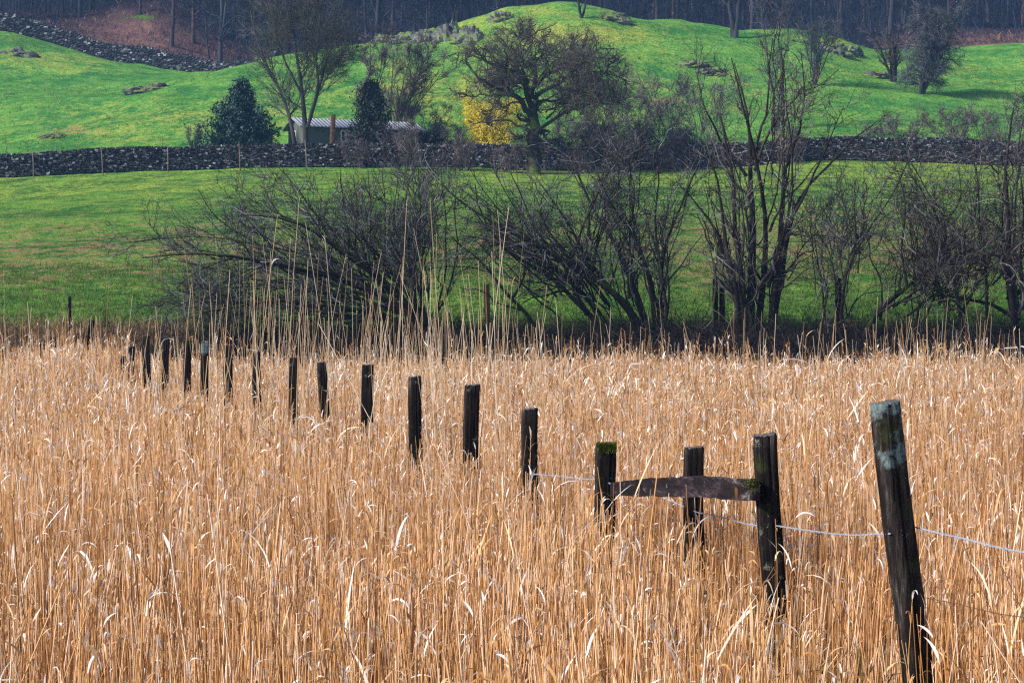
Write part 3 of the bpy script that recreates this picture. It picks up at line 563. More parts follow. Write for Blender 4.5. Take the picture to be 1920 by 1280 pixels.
u_px = [-500, -250, 0, 100, 200, 300, 370, 450, 520]; u_Y = [208, 209, 211, 211, 210, 209, 208, 206, 203]
up = []
for px in np.linspace(-500, 520, 120):
    Y = float(np.interp(px, u_px, u_Y)); up.append(on(px, Y))
stone_wall('dry_stone_wall', 'upper dry stone wall running downhill along the edge of the dark wood', up, 1.75, .38, .17, 2)
# pale stakes leaning on the lower wall
for k, (px, lb) in enumerate([(12, 'short stake behind the left end of the lower wall'), (60, 'pale stake against the lower wall, first from the left'), (106, 'thin dark stake just above the lower wall near the left end'), (190, 'pale stake against the lower wall below the scrubby bank'), (312, 'grey stake against the lower wall left of the evergreen'),
                              (447, 'pale stake against the lower wall below the evergreen'), (572, 'stake against the lower wall under the bare grey tree')]):
    beh = k in (0, 2); g = np.random.default_rng(k); b0 = on(px + 3, 121.6 if beh else 119.3, -.1); b1 = b0 + np.array([-.18 + .1 * g.random(), .25 * (not beh), 2.0 - .15 * g.random()])
    b = MB(); b.tubes(np.stack([b0, (b0 + b1) / 2 + [.02, 0, 0], b1]), np.array([.042, .036, .030]), 6, cap=True)
    if k == 0: M['stake'] = mat_bark('weathered_stake', (.05, .04, .035), (.22, .18, .155), scale=1.2)
    tag(b.build('wall_stake', M['stake']), lb, 'stake', 'stakes along the lower stone wall')

# ---------------- lodge ----------------
nt = NT('lodge_boards'); wv = nt.n('TexWave', wave_type='BANDS', bands_direction='Z', i_Scale=1.1, i_Distortion=.1, wave_profile='SAW', i_Vector=nt.n('TexCoord').outputs['Object']).outputs['Fac']
M['boards'] = nt.fin(nt.mix(nt.noise(2, 4), (.085, .105, .105), (.14, .165, .16)), .7, bump=wv, bstr=1, bdist=.04)
nt = NT('lodge_roof'); wv = nt.n('TexWave', wave_type='BANDS', bands_direction='X', i_Scale=1.2, i_Vector=nt.n('TexCoord').outputs['Object']).outputs['Fac']
M['roofm'] = nt.fin(nt.mix(nt.noise(1.5, 5), (.27, .29, .35), (.45, .48, .54)), .5, bump=wv, bstr=1, bdist=.05)
nt = NT('white_paint'); M['white'] = nt.fin((.75, .77, .80), .5)
nt = NT('dark_glass'); M['glass'] = nt.fin((.02, .025, .03), .08, spec=.6)
root = empty('timber_lodge', S(568, 310, 125.6), 'grey-green timber lodge with pale metal roof behind the wall', 'building')
root.rotation_euler[2] = radians(24)
LW, LD, LH = 8.3, 3.2, 2.62; z0 = -.6
def loc_build(b, nm, m, par=root, smooth=False): return b.build(nm, m, par, smooth=smooth, local=False)
b = MB(); b.box((LW / 2, LD / 2, (LH + z0) / 2), (LW, LD, LH - z0))
b.add([[0, 0, LH], [0, LD, LH], [0, LD / 2, LH + .55], [LW, 0, LH], [LW, LD, LH], [LW, LD / 2, LH + .55]], None, [[0, 1, 2], [3, 5, 4]]); loc_build(b, 'wall', M['boards'])
b = MB(); th = .07
for s in (0, 1):
    y0, y1 = (-.3, LD / 2) if s == 0 else (LD + .3, LD / 2); za, zb = LH - .1, LH + .6
    V = [[-.3, y0, za], [LW + .3, y0, za], [LW + .3, y1, zb], [-.3, y1, zb]]; V += [[x, y, z + th] for x, y, z in V]
    b.add(V, [(0, 1, 2, 3), (4, 5, 6, 7), (0, 1, 5, 4), (1, 2, 6, 5), (2, 3, 7, 6), (3, 0, 4, 7)])
loc_build(b, 'roof', M['roofm'])
for (x, side) in ((2.95, 'f'), (6.9, 'f'), (1.7, 'e')):
    w = MB(); p = MB(); fw, fh, zc = .62, .72, 2.0
    if side == 'f':
        for dx, dz, sx, sz in ((0, fh / 2, fw, .08), (0, -fh / 2, fw, .08), (-fw / 2, 0, .08, fh - .08), (fw / 2, 0, .08, fh - .08), (0, 0, .05, fh - .08)): w.box((x + dx, -.03, zc + dz), (sx, .08, sz))
        p.box((x, -.005, zc), (fw - .08, .03, fh - .08))
    else:
        for dx, dz, sx, sz in ((0, fh / 2, fw, .08), (0, -fh / 2, fw, .08), (-fw / 2, 0, .08, fh - .08), (fw / 2, 0, .08, fh - .08)): w.box((-.03, x + dx, zc + dz), (.08, sx, sz))
        p.box((-.005, x, zc), (.03, fw - .08, fh - .08))
    wo_ = loc_build(w, 'window', M['white']); loc_build(p, 'pane', M['glass'], wo_)
b = MB(); b.tubes(np.array([on(623, 124.5, -.2), on(623, 124.5, 1.5), on(625, 124.5, 3.1)]), np.array([.19, .17, .16]), 10, cap=True)
M['cutwood'] = mat_bark('dead_trunk', (.12, .06, .035), (.34, .18, .10), scale=2)
tag(b.build('cut_trunk', M['cutwood']), 'bare orange-brown cut trunk standing in front of the lodge', 'trunk')

# ---------------- rocks on the hill ----------------
def rock(px, py_or_Y, sx, sy, sz, seed, lb):
    g = np.random.default_rng(seed); Y = py_or_Y; c = on(px, Y, sz * .15)
    n, m_ = 40, 22; th = np.linspace(0, 2 * np.pi, n, endpoint=False); ph = np.linspace(.02, np.pi - .02, m_)
    TH, PH = np.meshgrid(th, ph); nn = np.stack([np.cos(TH) * np.sin(PH), np.sin(TH) * np.sin(PH), np.cos(PH)], -1)
    q1 = nn[..., 0] * 2 + nn[..., 2] * .7 + seed; q2 = nn[..., 1] * 2 + nn[..., 2] * 2.2
    r = 1 + .4 * vnoise(q1, q2, .9, 4, seed % 13); r = r + .10 * np.round(vnoise(q1 * 1.3, q2, .45, 2, seed % 7) * 2.5)
    sz *= 1.7; c = c - [0, 0, sz * .38]
    V = nn * r[..., None] * np.array([sx, sy, sz]) + c; ix = np.arange(n * m_).reshape(m_, n); nx = np.roll(ix, -1, 1)
    b = MB(); b.add(V, np.stack([ix[:-1], nx[:-1], nx[1:], ix[1:]], -1).reshape(-1, 4)); tag(b.build('rock_outcrop', M['rock'], smooth=False), lb, 'rock', 'rocks on the grassy hill')
for k, a in enumerate([(842, 169, 1.7, 1.2, 1.0, 'largest grey rock face on the ridge left of the oak crown'), (882, 167, 1.6, 1.2, .8, 'grey rock directly above the left side of the oak crown'), (800, 171, 1.5, 1, .7, 'mossy rock on the ridge left of the largest rock face'),
                       (765, 173, 1.5, 1, .55, 'small mossy rock at the left end of the ridge crags'), (725, 175, 1.4, 1, .4, 'low rock where the ridge meets the wood'), (940, 172, 1.2, 1, .5, 'rounded boulder on the shoulder below the hilltop'), (1150, 171, 1.5, 1, .5, 'pale slab right of the hilltop thorn'),
                       (1300, 158, 1.3, 1, .35, 'flat grey slab in the grass left of the ridge tree'), (1335, 156, 1.4, 1, .4, 'flat grey slab right of the other slab, behind the willow top'), (1560, 168, 1.7, 1, .6, 'dark rock step below the right hand hump of the ridge'), (1590, 170, 1.3, 1, .5, 'small dark rock at the end of the ridge hump'),
                       (1640, 160, 1.3, .9, .3, 'low dark rock left of the gnarled brown tree'), (270, 158, 1.6, .8, .3, 'mossy rock ledge on the shoulder below the upper wall'), (295, 160, 1.2, .8, .35, 'topmost mossy rock of the shoulder ledge'), (100, 141, 1.1, .8, .25, 'small dark rock in the grassy bank above the lower wall'), (30, 196, 2, 1, .5, 'dark rock in the slope below the upper wall')]):
    rock(*a[:5], 200 + k, a[5])

# ---------------- the wood ----------------
def wood_proto(seed, H, mats, r):
    g = np.random.default_rng(seed); lim = [([np.zeros(3), [g.normal() * .2, g.normal() * .2, H * .35], [g.normal() * .5, g.normal() * .5, H * .7], [g.normal() * .9, g.normal() * .9, H]], r, r * .15)]
    if seed % 3 == 0: lim.append(([np.array([0, 0, H * .2]), [g.normal(), g.normal(), H * .5], [g.normal() * 2, g.normal() * 2, H * .8]], r * .6, .04))
    L = [resample(l[0], 12, (l[1], l[2]), g, .08) for l in lim]; P = np.stack([a for a, _ in L]); R = np.stack([b for _, b in L])
    tb = MB(); tb.tubes(P, R, 7)
    P, R = spawn(P, R, 16, .15, 1, 55, .30 * H, 7, .18, .06, .4, .03, g); tb.tubes(P, R, 4); cb = MB()
    P, R = spawn(P, R, 10, .2, 1, 45, .13 * H, 5, .22, .05, .5, .03, g); cb.tubes(P, R, 3)
    P, R = spawn(P, R, 8, .1, 1, 42, .07 * H, 4, .25, .02, .6, .024, g); cb.tubes(P, R, 3)
    return tb, cb, mats
g = np.random.default_rng(77); protos = []
for s in range(6):
    H = [17, 19, 15, 20, 16, 13][s]; mt = (M['wood_bark2'] if s == 4 else (M['alder'] if s in (1, 3) else M['wood_bark']), M['wood_tw'])
    tb, cb, mats = wood_proto(300 + s, H, mt, [.28, .34, .2, .3, .24, .16][s])
    rt = empty('forest_tree', (0, 0, 0), 'bare dark tree in the wood filling the top of the view', 'tree', 'bare trees of the dark wood')
    protos.append((rt, tb.build('trunk', mats[0], rt), cb.build('crown', mats[1], rt, smooth=False)))
spots = []
fixed = [(150, 232, 'dark tree trunk just behind the upper wall left of the bracken mound'), (170, 236, 'thin paler trunk close by the darker trunk left of the bracken mound'), (262, 229, 'tree with a thick trunk standing on the bracken mound'), (322, 222, 'slim straight tree in front of the bracken mound'), (362, 226, 'very thin tree right of the slim straight tree on the mound'),
         (392, 219, 'dark short-branched tree on the right side of the bracken mound'), (412, 217, 'pale leaning tree at the right foot of the bracken mound'), (25, 234, 'broad dark trunk in the wood above the left end of the upper wall'), (68, 238, 'dark trunk in the wood second from the left edge')]
for px, Y, lb in fixed: spots.append((px, Y, lb))
tries = 0
while len(spots) < 270 and tries < 4000:
    tries += 1; px = g.uniform(-260, 2180); Y = 226 + 95 * g.random() ** 1.2
    if 130 < px < 450 and Y < 252: continue
    if any(abs((px - q[0]) / F * Y) < 1.1 and abs(Y - q[1]) < 5 for q in spots): continue
    spots.append((px, Y, None))
for i, (px, Y, lb) in enumerate(spots):
    pr = protos[i % 6] if lb is None or i >= 6 else protos[i]
    if i < 6: objs = protos[i]
    else:
        r = pr[0].copy(); COL.objects.link(r); objs = [r]
        for ch in pr[1:]:
            c = ch.copy(); COL.objects.link(c); c.parent = r; objs.append(c)
    o = objs[0]; o.location = tuple(on(px, Y, -.3)); o.rotation_euler[2] = g.uniform(0, 6.28)
    s = g.uniform(.8, 1.2); o.scale = (s, s, s)
    o['label'] = lb or 'bare dark tree in the wood filling the top of the view'
# woodland undergrowth: thin saplings, one mass
n = 6000; g = np.random.default_rng(5); px = g.uniform(-300, 2200, n); Y = g.uniform(214, 330, n); Y = np.where((px > 150) & (px < 440) & (Y < 250), Y + 40, Y); Y = np.where(px < 150, np.maximum(Y, 222), Y)
x = (px - 960) / F * Y; p = np.stack([x, Y, TZ(x, Y)], 1); hgt = g.uniform(1, 6, n) * np.clip((Y - 205) / 30, .3, 1)
P = [p]; d = nrm(np.stack([g.normal(0, .3, n), g.normal(0, .3, n), np.ones(n)], 1))
for k in range(4): P.append(P[-1] + d * (hgt / 4)[:, None]); d = nrm(d + g.normal(size=(n, 3)) * .18)
P = np.stack(P, 1); R = np.tile(np.linspace(.045, .022, 5), (n, 1)); b = MB(); b.tubes(P, R, 3); P2, R2 = spawn(P, R, 4, .2, 1, 40, 1.5, 4, .2, .05, .6, .014, g); b.tubes(P2, R2, 3)
tag(b.build('woodland_undergrowth', M['wood_tw'], smooth=False), 'thin dark saplings and scrub filling the wood', kind='stuff')
# ---------------- bank between reeds and field ----------------
g = np.random.default_rng(8)
n = 33000; px = g.uniform(-300, 2230, n); keep = g.random(n) < np.interp(px, [150, 330, 600], [.12, .5, 1.]); px = px[keep]; n = len(px)
Y = g.uniform(41.0, 46.6, n); x = (px - 960) / F * Y; p = np.stack([x, Y, TZ(x, Y)], 1)
d = nrm(np.stack([g.normal(0, .7, n), g.normal(0, .5, n), g.uniform(.5, 1.3, n)], 1)); ln = g.uniform(.4, 1.55, n) * np.where(g.random(n) < .12, 1.5, 1) * (.75 + .35 * vnoise(x, Y, 2.2, 2, 4)); P = [p]
for k in range(6): P.append(P[-1] + d * (ln / 6)[:, None]); d = nrm(d + g.normal(size=(n, 3)) * .22 + np.array([0, 0, -.13]))
P = np.stack(P, 1); b = MB(); b.tubes(P, np.tile(np.linspace(.008, .004, 7), (n, 1)), 3)
P2, R2 = spawn(P, np.tile(np.linspace(.008, .004, 7), (n, 1)), 3, .2, 1, 50, .35, 4, .3, -.05, .7, .0045, g); b.tubes(P2, R2, 3)
tag(b.build('brambles', M['bramble'], smooth=False), 'dark tangle of brambles on the bank behind the reeds', kind='stuff')

def blades(n, px0, px1, Y0_, Y1_, hmin, hmax, w, seed, dens=None, clump=None, lean=.35, hf=None):
    g = np.random.default_rng(seed)
    if clump:
        nc = n // clump; cpx_ = g.uniform(px0, px1, nc); cY = Y0_ + (Y1_ - Y0_) * g.random(nc) ** 1.3; cx = (cpx_ - 960) / F * cY; sc2 = g.uniform(.4, 1.5, nc)
        i = np.repeat(np.arange(nc), clump); x = cx[i] + g.normal(0, .10, len(i)) * sc2[i]; Y = cY[i] + g.normal(0, .10, len(i)) * sc2[i]; hs = sc2[i]
    else:
        px = g.uniform(px0, px1, n); Y = g.uniform(Y0_, Y1_, n); x = (px - 960) / F * Y; hs = np.ones(n)
    if dens is not None: k = g.random(len(x)) < dens(x, Y); x = x[k]; Y = Y[k]; hs = hs[k]
    n = len(x); h = g.uniform(hmin, hmax, n) * hs
    if hf is not None: h = h * hf(x, Y)
    p = np.stack([x, Y, TZ(x, Y) - .02], 1); d = nrm(np.stack([g.normal(0, lean, n), g.normal(0, lean, n), np.ones(n)], 1)); P = [p]
    for k in range(3): P.append(P[-1] + d * (h / 3)[:, None]); d = nrm(d + np.stack([d[:, 0] * .5, d[:, 1] * .5, 0 * h - .15], 1))
    P = np.stack(P, 1); W = np.linspace(1, .15, 4)[None] * w * g.uniform(.6, 1.3, (n, 1))
    a = g.uniform(0, np.pi, n); side = np.stack([np.cos(a), np.sin(a) * .5, 0 * a], 1); return P, W, side
b = MB()
b.ribbons(*blades(125000, -300, 2230, 45.5, 64, .08, .24, .009, 12, clump=20))
b.ribbons(*blades(65000, -250, 2180, 60, 119, .04, .11, .012, 13, clump=12))
tag(b.build('grass', M['tuft'], smooth=False), 'short tufty grass of the pasture', kind='stuff')
b = MB()
b.ribbons(*blades(108000, -300, 2230, 41.5, 48.5, .2, .7, .009, 14, dens=lambda x, Y: np.where((960 + F * x / Y < 360) & (Y < 47.5), 1., .05 + .12 * vnoise(x, Y, 2, 2, 9)), hf=lambda x, Y: 1 + .5 * vnoise(x, Y, 1.5, 2, 3)))
tag(b.build('rank_grass', M['rank'], smooth=False), 'pinkish brown rank grass along the field edge', kind='stuff')
# dead bracken on the mound
b = MB(); b.ribbons(*blades(9000, -100, 480, 213, 248, .3, .9, .05, 15, lean=.9)); b.ribbons(*blades(4000, 1640, 2080, 195, 225, .3, .8, .05, 16, lean=.9))
M['brack'] = mat_isl('dead_bracken', [(0, (.05, .03, .032)), (.7, (.15, .085, .078)), (1, (.28, .18, .14))], .9)
tag(b.build('bracken', M['brack'], smooth=False), 'russet dead bracken beyond the upper wall and at the wood edge', kind='stuff')
b = MB(); b.ribbons(*blades(2600, 140, 250, 123, 127, .25, .9, .03, 17, lean=.5)); tag(b.build('scrub', M['brack'], smooth=False), 'low purplish scrub growing behind the lower wall', kind='stuff')
# rough tussocks on the hill
b = MB(); b.ribbons(*blades(70000, -150, 2080, 124, 182, .08, .28, .022, 18, clump=16, dens=lambda x, Y: np.clip(.25 + .9 * vnoise(x, Y, 7, 3, 12), 0, 1)))
M['tussock'] = mat_isl('tussock_blades', [(0, (.03, .09, .012)), (.5, (.09, .19, .022)), (.8, (.20, .23, .05)), (1, (.30, .22, .09))], .85)
tag(b.build('tussock_grass', M['tussock'], smooth=False), 'rough tussocky grass of the hill', kind='stuff')

# ---------------- fence ----------------
nt = NT('post_wood'); co = nt.n('TexCoord').outputs['Object']
n1 = nt.noise(14, 8, .75, sy=(1, 1, .10)); n2 = nt.noise(9, 5, .65); n3 = nt.noise(5, 4, .6); n4 = nt.noise(60, 4, .7)
c = nt.ramp(n1, [(.38, (.002, .002, .002)), (.5, (.009, .006, .007)), (.58, (.034, .026, .028)), (.66, (.15, .13, .13))])
c = nt.mix(nt.math('MULTIPLY', nt.math('SUBTRACT', n3, .56), 7, True), c, (.035, .045, .012))
c = nt.mix(nt.math('MULTIPLY', nt.math('MULTIPLY', nt.math('SUBTRACT', n2, .60), 10, True), nt.math('GREATER_THAN', n4, .45)), c, (.17, .19, .16))
M['post'] = nt.fin(c, .85, bump=n1, bstr=1, bdist=.03, spec=.2)
nt = NT('post_wood_lichen'); co = nt.n('TexCoord').outputs['Object']
n1 = nt.noise(16, 8, .75, sy=(1, 1, .08)); n2 = nt.noise(11, 5, .7); n4 = nt.noise(70, 4, .7); sx = nt.n('SeparateXYZ'); nt.lk(co, sx.inputs[0])
c = nt.ramp(n1, [(.38, (.002, .002, .002)), (.5, (.011, .008, .008)), (.58, (.045, .036, .034)), (.66, (.19, .17, .16))])
c = nt.mix(nt.math('MULTIPLY', nt.math('SUBTRACT', nt.noise(4, 4), .55), 7, True), c, (.04, .05, .014))
# lichen grows on the upper hand-width of the face, a real patch
top = nt.math('MULTIPLY', nt.math('SUBTRACT', sx.outputs[2], 1.33), 14, True)
f = nt.math('MULTIPLY', nt.math('SUBTRACT', nt.math('ADD', nt.math('MULTIPLY', top, .24), n2), .67), 9, True)
c = nt.mix(nt.math('MULTIPLY', f, nt.ramp(n4, [(.3, (.35, .35, .35)), (.55, (1, 1, 1))])), c, (.16, .235, .25))
M['postl'] = nt.fin(c, .85, bump=n1, bstr=1, bdist=.03, spec=.2)
nt = NT('moss'); n1 = nt.noise(60, 4, .7); M['moss'] = nt.fin(nt.ramp(n1, [(.35, (.03, .05, .004)), (.65, (.15, .19, .012))]), .95, bump=n1, bstr=1, bdist=.02)
nt = NT('end_grain'); n1 = nt.noise(40, 5, .7); M['endg'] = nt.fin(nt.ramp(n1, [(.3, (.03, .028, .03)), (.7, (.16, .155, .16))]), .9, bump=n1, bdist=.005)
def post_mesh(b, base, top, w, d, g, rot=0., rings=22, m=0, mt=1, ax=None):
    base = np.array(base); top = np.array(top); T = nrm(top - base)
    U = np.cross(T, [0, 1, 0]) if ax is None else np.array(ax); U = nrm(U); 
    if ax is None and U[0] < 0: U = -U
    W = nrm(np.cross(T, U)); cr, sr = math.cos(rot), math.sin(rot); U, W = U * cr + W * sr, W * cr - U * sr
    ns = 48; a = np.arange(ns) / ns * 2 * np.pi + .13
    e = 9.0; rr = 1 / (np.abs(np.cos(a)) ** e + np.abs(np.sin(a)) ** e) ** (1 / e)
    groove = 1 + .03 * g.normal(size=ns) - .13 * (g.random(ns) < .14); ts = np.concatenate([np.linspace(0, 1, rings), [1.0]])
    V = []
    for k, t in enumerate(ts):
        s = rr * groove * (1 + .022 * g.normal(size=ns)) * (1 + .04 * (1 - t)) * (1 if k < rings - 1 else (.99 if k == rings - 1 else .90))
        c = base + (top - base) * t + U * .006 * math.sin(6 * t) 
        sl = (.03 * np.cos(a) * w * 4 * .3 + .004 * g.normal(size=ns)) * (t > .97) + (.006 if k == rings else 0)
        V.append(c + U[None] * (np.cos(a) * s * w / 2)[:, None] + W[None] * (np.sin(a) * s * d / 2)[:, None] + T[None] * sl[:, None] if not np.isscalar(sl) else c)
    V.append((np.array(V[-1]).mean(0, keepdims=True)) + T * .002)
    V = np.concatenate(V); R_ = len(ts); ix = np.arange(R_ * ns).reshape(R_, ns); nx = np.roll(ix, -1, 1)
    q = np.stack([ix[:-1], nx[:-1], nx[1:], ix[1:]], -1).reshape(-1, 4); t = [(ix[-1, i], nx[-1, i], R_ * ns) for i in range(ns)]
    b.add(V, q, None, m); b.n -= len(V)
    b.t.append(np.array(t) + b.n); b.tm.append(np.full(len(t), mt)); b.n += len(V)
POSTS = [  # px, top py, Y, width, depth, lean in px per 100 px down, label
 (1658, 757, 7.9, .106, .10, 12.0, 'nearest and largest fence post, leaning, with a pale blue-grey lichen patch'), (1435, 817, 10.0, .115, .11, 6.0, 'second nearest fence post, holding the near end of the rail'),
 (1302, 840, 11.35, .105, .10, 0, 'square post standing behind the middle of the rail'), (1137, 833, 11.7, .115, .11, -1, 'fence post with a bright green moss cap at the far end of the rail'),
 (994, 768, 13.6, .11, .105, 0, 'fence post next beyond the mossy topped post'), (886, 723, 15.2, .11, .10, -2, 'sturdy fence post second beyond the mossy topped post'), (778, 707, 16.8, .11, .10, 1, 'fence post in the middle of the row with reeds crossing it'),
 (690, 685, 18.4, .11, .10, -1, 'straight sided fence post under the middle of the sprawling willow'), (604, 680, 20.4, .095, .09, 6, 'narrow fence post leaning slightly back, seventh before the row end'), (551, 671, 21.8, .105, .10, -2, 'dark fence post under the arching willow limb'),
 (480, 661, 23.2, .105, .10, 3, 'broad fence post below the left tips of the sprawling willow'), (429, 648, 24.8, .11, .10, -1, 'fence post with a grass blade lying across its top'), (385, 641, 26.2, .105, .10, -2, 'fence post with pale blue lichen down its side'),
 (353, 639, 27.6, .105, .10, -3, 'fence post streaked with yellow-green moss'), (312, 632, 29.5, .10, .10, -3, 'fence post third from the far end of the row'), (273, 630, 31.0, .115, .11, 4, 'thick fence post second from the far end of the row'), (247, 650, 32.5, .10, .10, -2, 'short fence post at the far end of the row'), (232, 668, 33.6, .10, .09, 2, 'lowest stub of a fence post beyond the far end of the row')]
FPX = []
for k, (px, py, Y, w, d, ln, lb) in enumerate(POSTS):
    g = np.random.default_rng(500 + k); tp = S(px, py, Y); xb = tp[0] + ln / 100. * (tp[2] + .1); bs = np.array([xb, Y + .02, -.1]); FPX.append((xb, Y))
    root = empty('fence_post', (xb, Y, 0), lb, 'fence post', 'row of old wooden fence posts in the reeds')
    b = MB(); post_mesh(b, bs, tp, w, d, g, rot=.12 + .25 * g.normal() * .4 if k else .42); b.build('post', [M['postl'] if k in (0, 12) else M['post'], M['endg']], root)
    if k in (3, 13):
        mb = MB(); nn = 2600; u = g.uniform(-.5, .5, nn) * w * 1.02; v = g.uniform(-.5, .5, nn) * d; dz = np.where(g.random(nn) < .55, -np.abs(g.normal(0, .022, nn)), 0)
        v = np.where(dz < 0, -d / 2 - .004, v); c = tp + np.stack([u, v, dz + .006], 1); hh = g.uniform(.003, .011, nn); dd = nrm(g.normal(size=(nn, 3)) + [0, -.3, .9]); P = np.stack([c, c + dd * hh[:, None]], 1)
        mb.ribbons(P, np.tile([.003, .001], (nn, 1)), nrm(g.normal(size=(nn, 3)))); mb.build('moss_cap', M['moss'], root, smooth=False)
# rail
g = np.random.default_rng(900); root = empty('fence_rail', S(1410, 918, 9.93), 'weathered plank rail between the mossy topped post and the second nearest fence post', 'rail')
b = MB(); p0 = S(1418, 918, 9.9); p1 = S(1222, 912.5, 11.1); p2 = S(1150, 916, 11.60)
pts = [p0, S(1310, 912, 10.6), p1, p2]; 
for a_, c_ in ((pts[0], pts[1]), (pts[1], pts[2]), (pts[2], pts[3])): pass
PP = np.array([np.array([np.interp(t, [0, .38, .74, 1], [q[k] for q in pts]) for k in range(3)]) for t in np.linspace(0, 1, 26)])
T = nrm(np.gradient(PP, axis=0)); N = nrm(np.cross(T, [0, 0, 1])); hh = np.interp(np.linspace(0, 1, 26), [0, .4, .75, 1], [.112, .115, .10, .08]) * (1 + .02 * g.normal(size=26)); V = []
for i in range(26):
    for (u, v) in ((-1, -1), (-1, -.4), (-1, .4), (-1, .93), (-.8, 1), (.8, 1), (1, .93), (1, -1)):
        V.append(PP[i] + N[i] * u * .022 + np.array([0, 0, 1]) * (v * hh[i] / 2 + (.0026 if v > .8 or v < -.8 else .0015) * g.normal()))
ix = np.arange(26 * 8).reshape(26, 8); nx = np.roll(ix, -1, 1); b.add(V, np.stack([ix[:-1], nx[:-1], nx[1:], ix[1:]], -1).reshape(-1, 4)); 
b.add([V[i] for i in range(8)], [(0, 1, 2, 3), (0, 3, 4, 7), (4, 5, 6, 7)]); nt = NT('rail_wood'); r1 = nt.noise(16, 8, .75, sy=(.07, .3, 1)); r2 = nt.noise(7, 5, .7)
rc = nt.ramp(r1, [(.38, (.003, .002, .003)), (.5, (.014, .009, .012)), (.58, (.045, .033, .040)), (.66, (.20, .17, .18))]); rc = nt.mix(nt.math('MULTIPLY', nt.math('SUBTRACT', r2, .60), 9, True), rc, (.22, .22, .22))
M['railw'] = nt.fin(rc, .85, bump=r1, bstr=1, bdist=.012, spec=.2); b.build('plank', M['railw'], root, smooth=False)
mb = MB(); nn = 420; c = p0 + np.stack([-.03 + g.normal(0, .018, nn), g.uniform(-.040, -.022, nn), .03 + g.normal(0, .02, nn)], 1); P = np.stack([c, c + nrm(g.normal(size=(nn, 3)) + [0, -1, .3]) * .008], 1)
mb.ribbons(P, np.tile([.003, .001], (nn, 1)), nrm(g.normal(size=(nn, 3)))); mb.build('moss_patch', M['moss'], root, smooth=False)
# wires
nt = NT('galvanised_wire'); M['wire'] = nt.fin((.34, .38, .47), .4, spec=.6); M['rust'] = NT('rusty_wire').fin((.10, .06, .045), .8)
def wire(name, label, pts, r, twist=True, barbs=True, mat='wire'):
    pts = np.array(pts); d = np.concatenate([[0], np.cumsum(np.linalg.norm(np.diff(pts, axis=0), axis=1))]); n = max(20, int(d[-1] / .012)); t = np.linspace(0, d[-1], n)
    P = np.stack([np.interp(t, d, pts[:, k]) for k in range(3)], 1)
    for _ in range(12): P[1:-1] = (P[:-2] + P[2:]) / 2
    b = MB()
    for s in ((0, np.pi) if twist else (0,)):
        a = t / .09 * 2 * np.pi + s; o = np.stack([0 * a, np.cos(a), np.sin(a)], 1) * r * (1.3 if twist else 0); b.tubes(P + o, np.full(n, r), 5)
    if barbs:
        for k in range(8, n - 4, 11):
            c = P[k]; gg = np.random.default_rng(k)
            for _ in range(2):
                v = nrm(gg.normal(size=3)) * .018; b.tubes(np.stack([c - v, c, c + v]), np.array([.0006, .0014, .0006]), 4)
    return tag(b.build(name, M[mat]), label, 'wire')
wire('barbed_wire', 'twisted pale barbed wire running right from the nearest post out of view', [S(1716, 988, 7.95), S(1760, 999, 7.7), S(1810, 1010, 7.3), S(1870, 1026, 6.9), S(1925, 1036, 6.5), S(2040, 1056, 6.0)], .0019)
wire('barbed_wire', 'twisted pale barbed wire between the two nearest fence posts', [S(1670, 1000, 7.85), S(1600, 1003, 8.3), S(1560, 1000, 8.8), S(1500, 992, 9.4), S(1455, 985, 9.95)], .0019)
wire('barbed_wire', 'thin pale wire sagging below the rail towards the square post', [S(1440, 988, 9.95), S(1400, 982, 10.3), S(1350, 968, 10.9), S(1305, 960, 11.3), S(1240, 930, 11.5), S(1140, 905, 11.65)], .0020)
wire('barbed_wire', 'thin pale wire running left from the mossy topped post', [S(1135, 900, 11.65), S(1085, 897, 12.3), S(1045, 892, 12.9), S(996, 888, 13.55)], .0022)
for k, (pts, lb) in enumerate([([S(1742, 1003, 7.8), S(1765, 1080, 7.7), S(1800, 1200, 7.55), S(1815, 1300, 7.5)], 'dark fallen netting wire hanging just right of the nearest post'), ([S(1802, 1009, 7.35), S(1830, 1080, 7.3), S(1880, 1190, 7.2), S(1890, 1290, 7.1)], 'dark fallen netting wire hanging second from the nearest post'),
                               ([S(1862, 1024, 6.95), S(1895, 1100, 6.9), S(1935, 1180, 6.8), S(1950, 1290, 6.7)], 'dark fallen netting wire hanging near the right edge'), ([S(1735, 1120, 7.9), S(1790, 1130, 7.5), S(1870, 1150, 7.0), S(1950, 1160, 6.5)], 'lower rusty strand crossing the netting wires')]):
    wire('netting_wire', lb, pts, .0017, False, False, 'rust')
# other posts at the field edge
for k, (px, py, Y, w, ln, lb) in enumerate([(131, 556, 46, .075, 0, 'distant post at the field edge near the left side'), (913, 534, 47, .11, 2, 'brown distant post seen between the two willow clumps'), (1342, 523, 47.5, .12, -2, 'left one of the pair of posts beside the tallest willow'), (1354, 530, 47.5, .11, 0, 'right one of the pair of posts beside the tallest willow'),
                                            (1572, 522, 47.5, .13, 0, 'thick post behind the small forked willow')]):
    g = np.random.default_rng(700 + k); tp = S(px, py, Y); bs = np.array([tp[0] + ln / 100. * 1.2, Y, float(TZ(tp[0], Y)) - .2]); b = MB(); post_mesh(b, bs, tp, w, w, g, rot=g.uniform(0, .8), rings=10)
    tag(b.build('field_post', [M['cutwood'] if k == 1 else M['post'], M['endg']]), lb, 'post', 'posts at the field edge')
b = MB(); b.tubes(np.stack([S(150, 690, 39), S(156, 650, 38.8), S(166, 617, 38.6), S(173, 600, 38.6)]), np.array([.17, .14, .09, .07]), 9, cap=True)
b.tubes(np.stack([S(158, 645, 38.8), S(148, 632, 38.7), S(145, 628, 38.6)]), np.array([.08, .06, .05]), 8, cap=True)
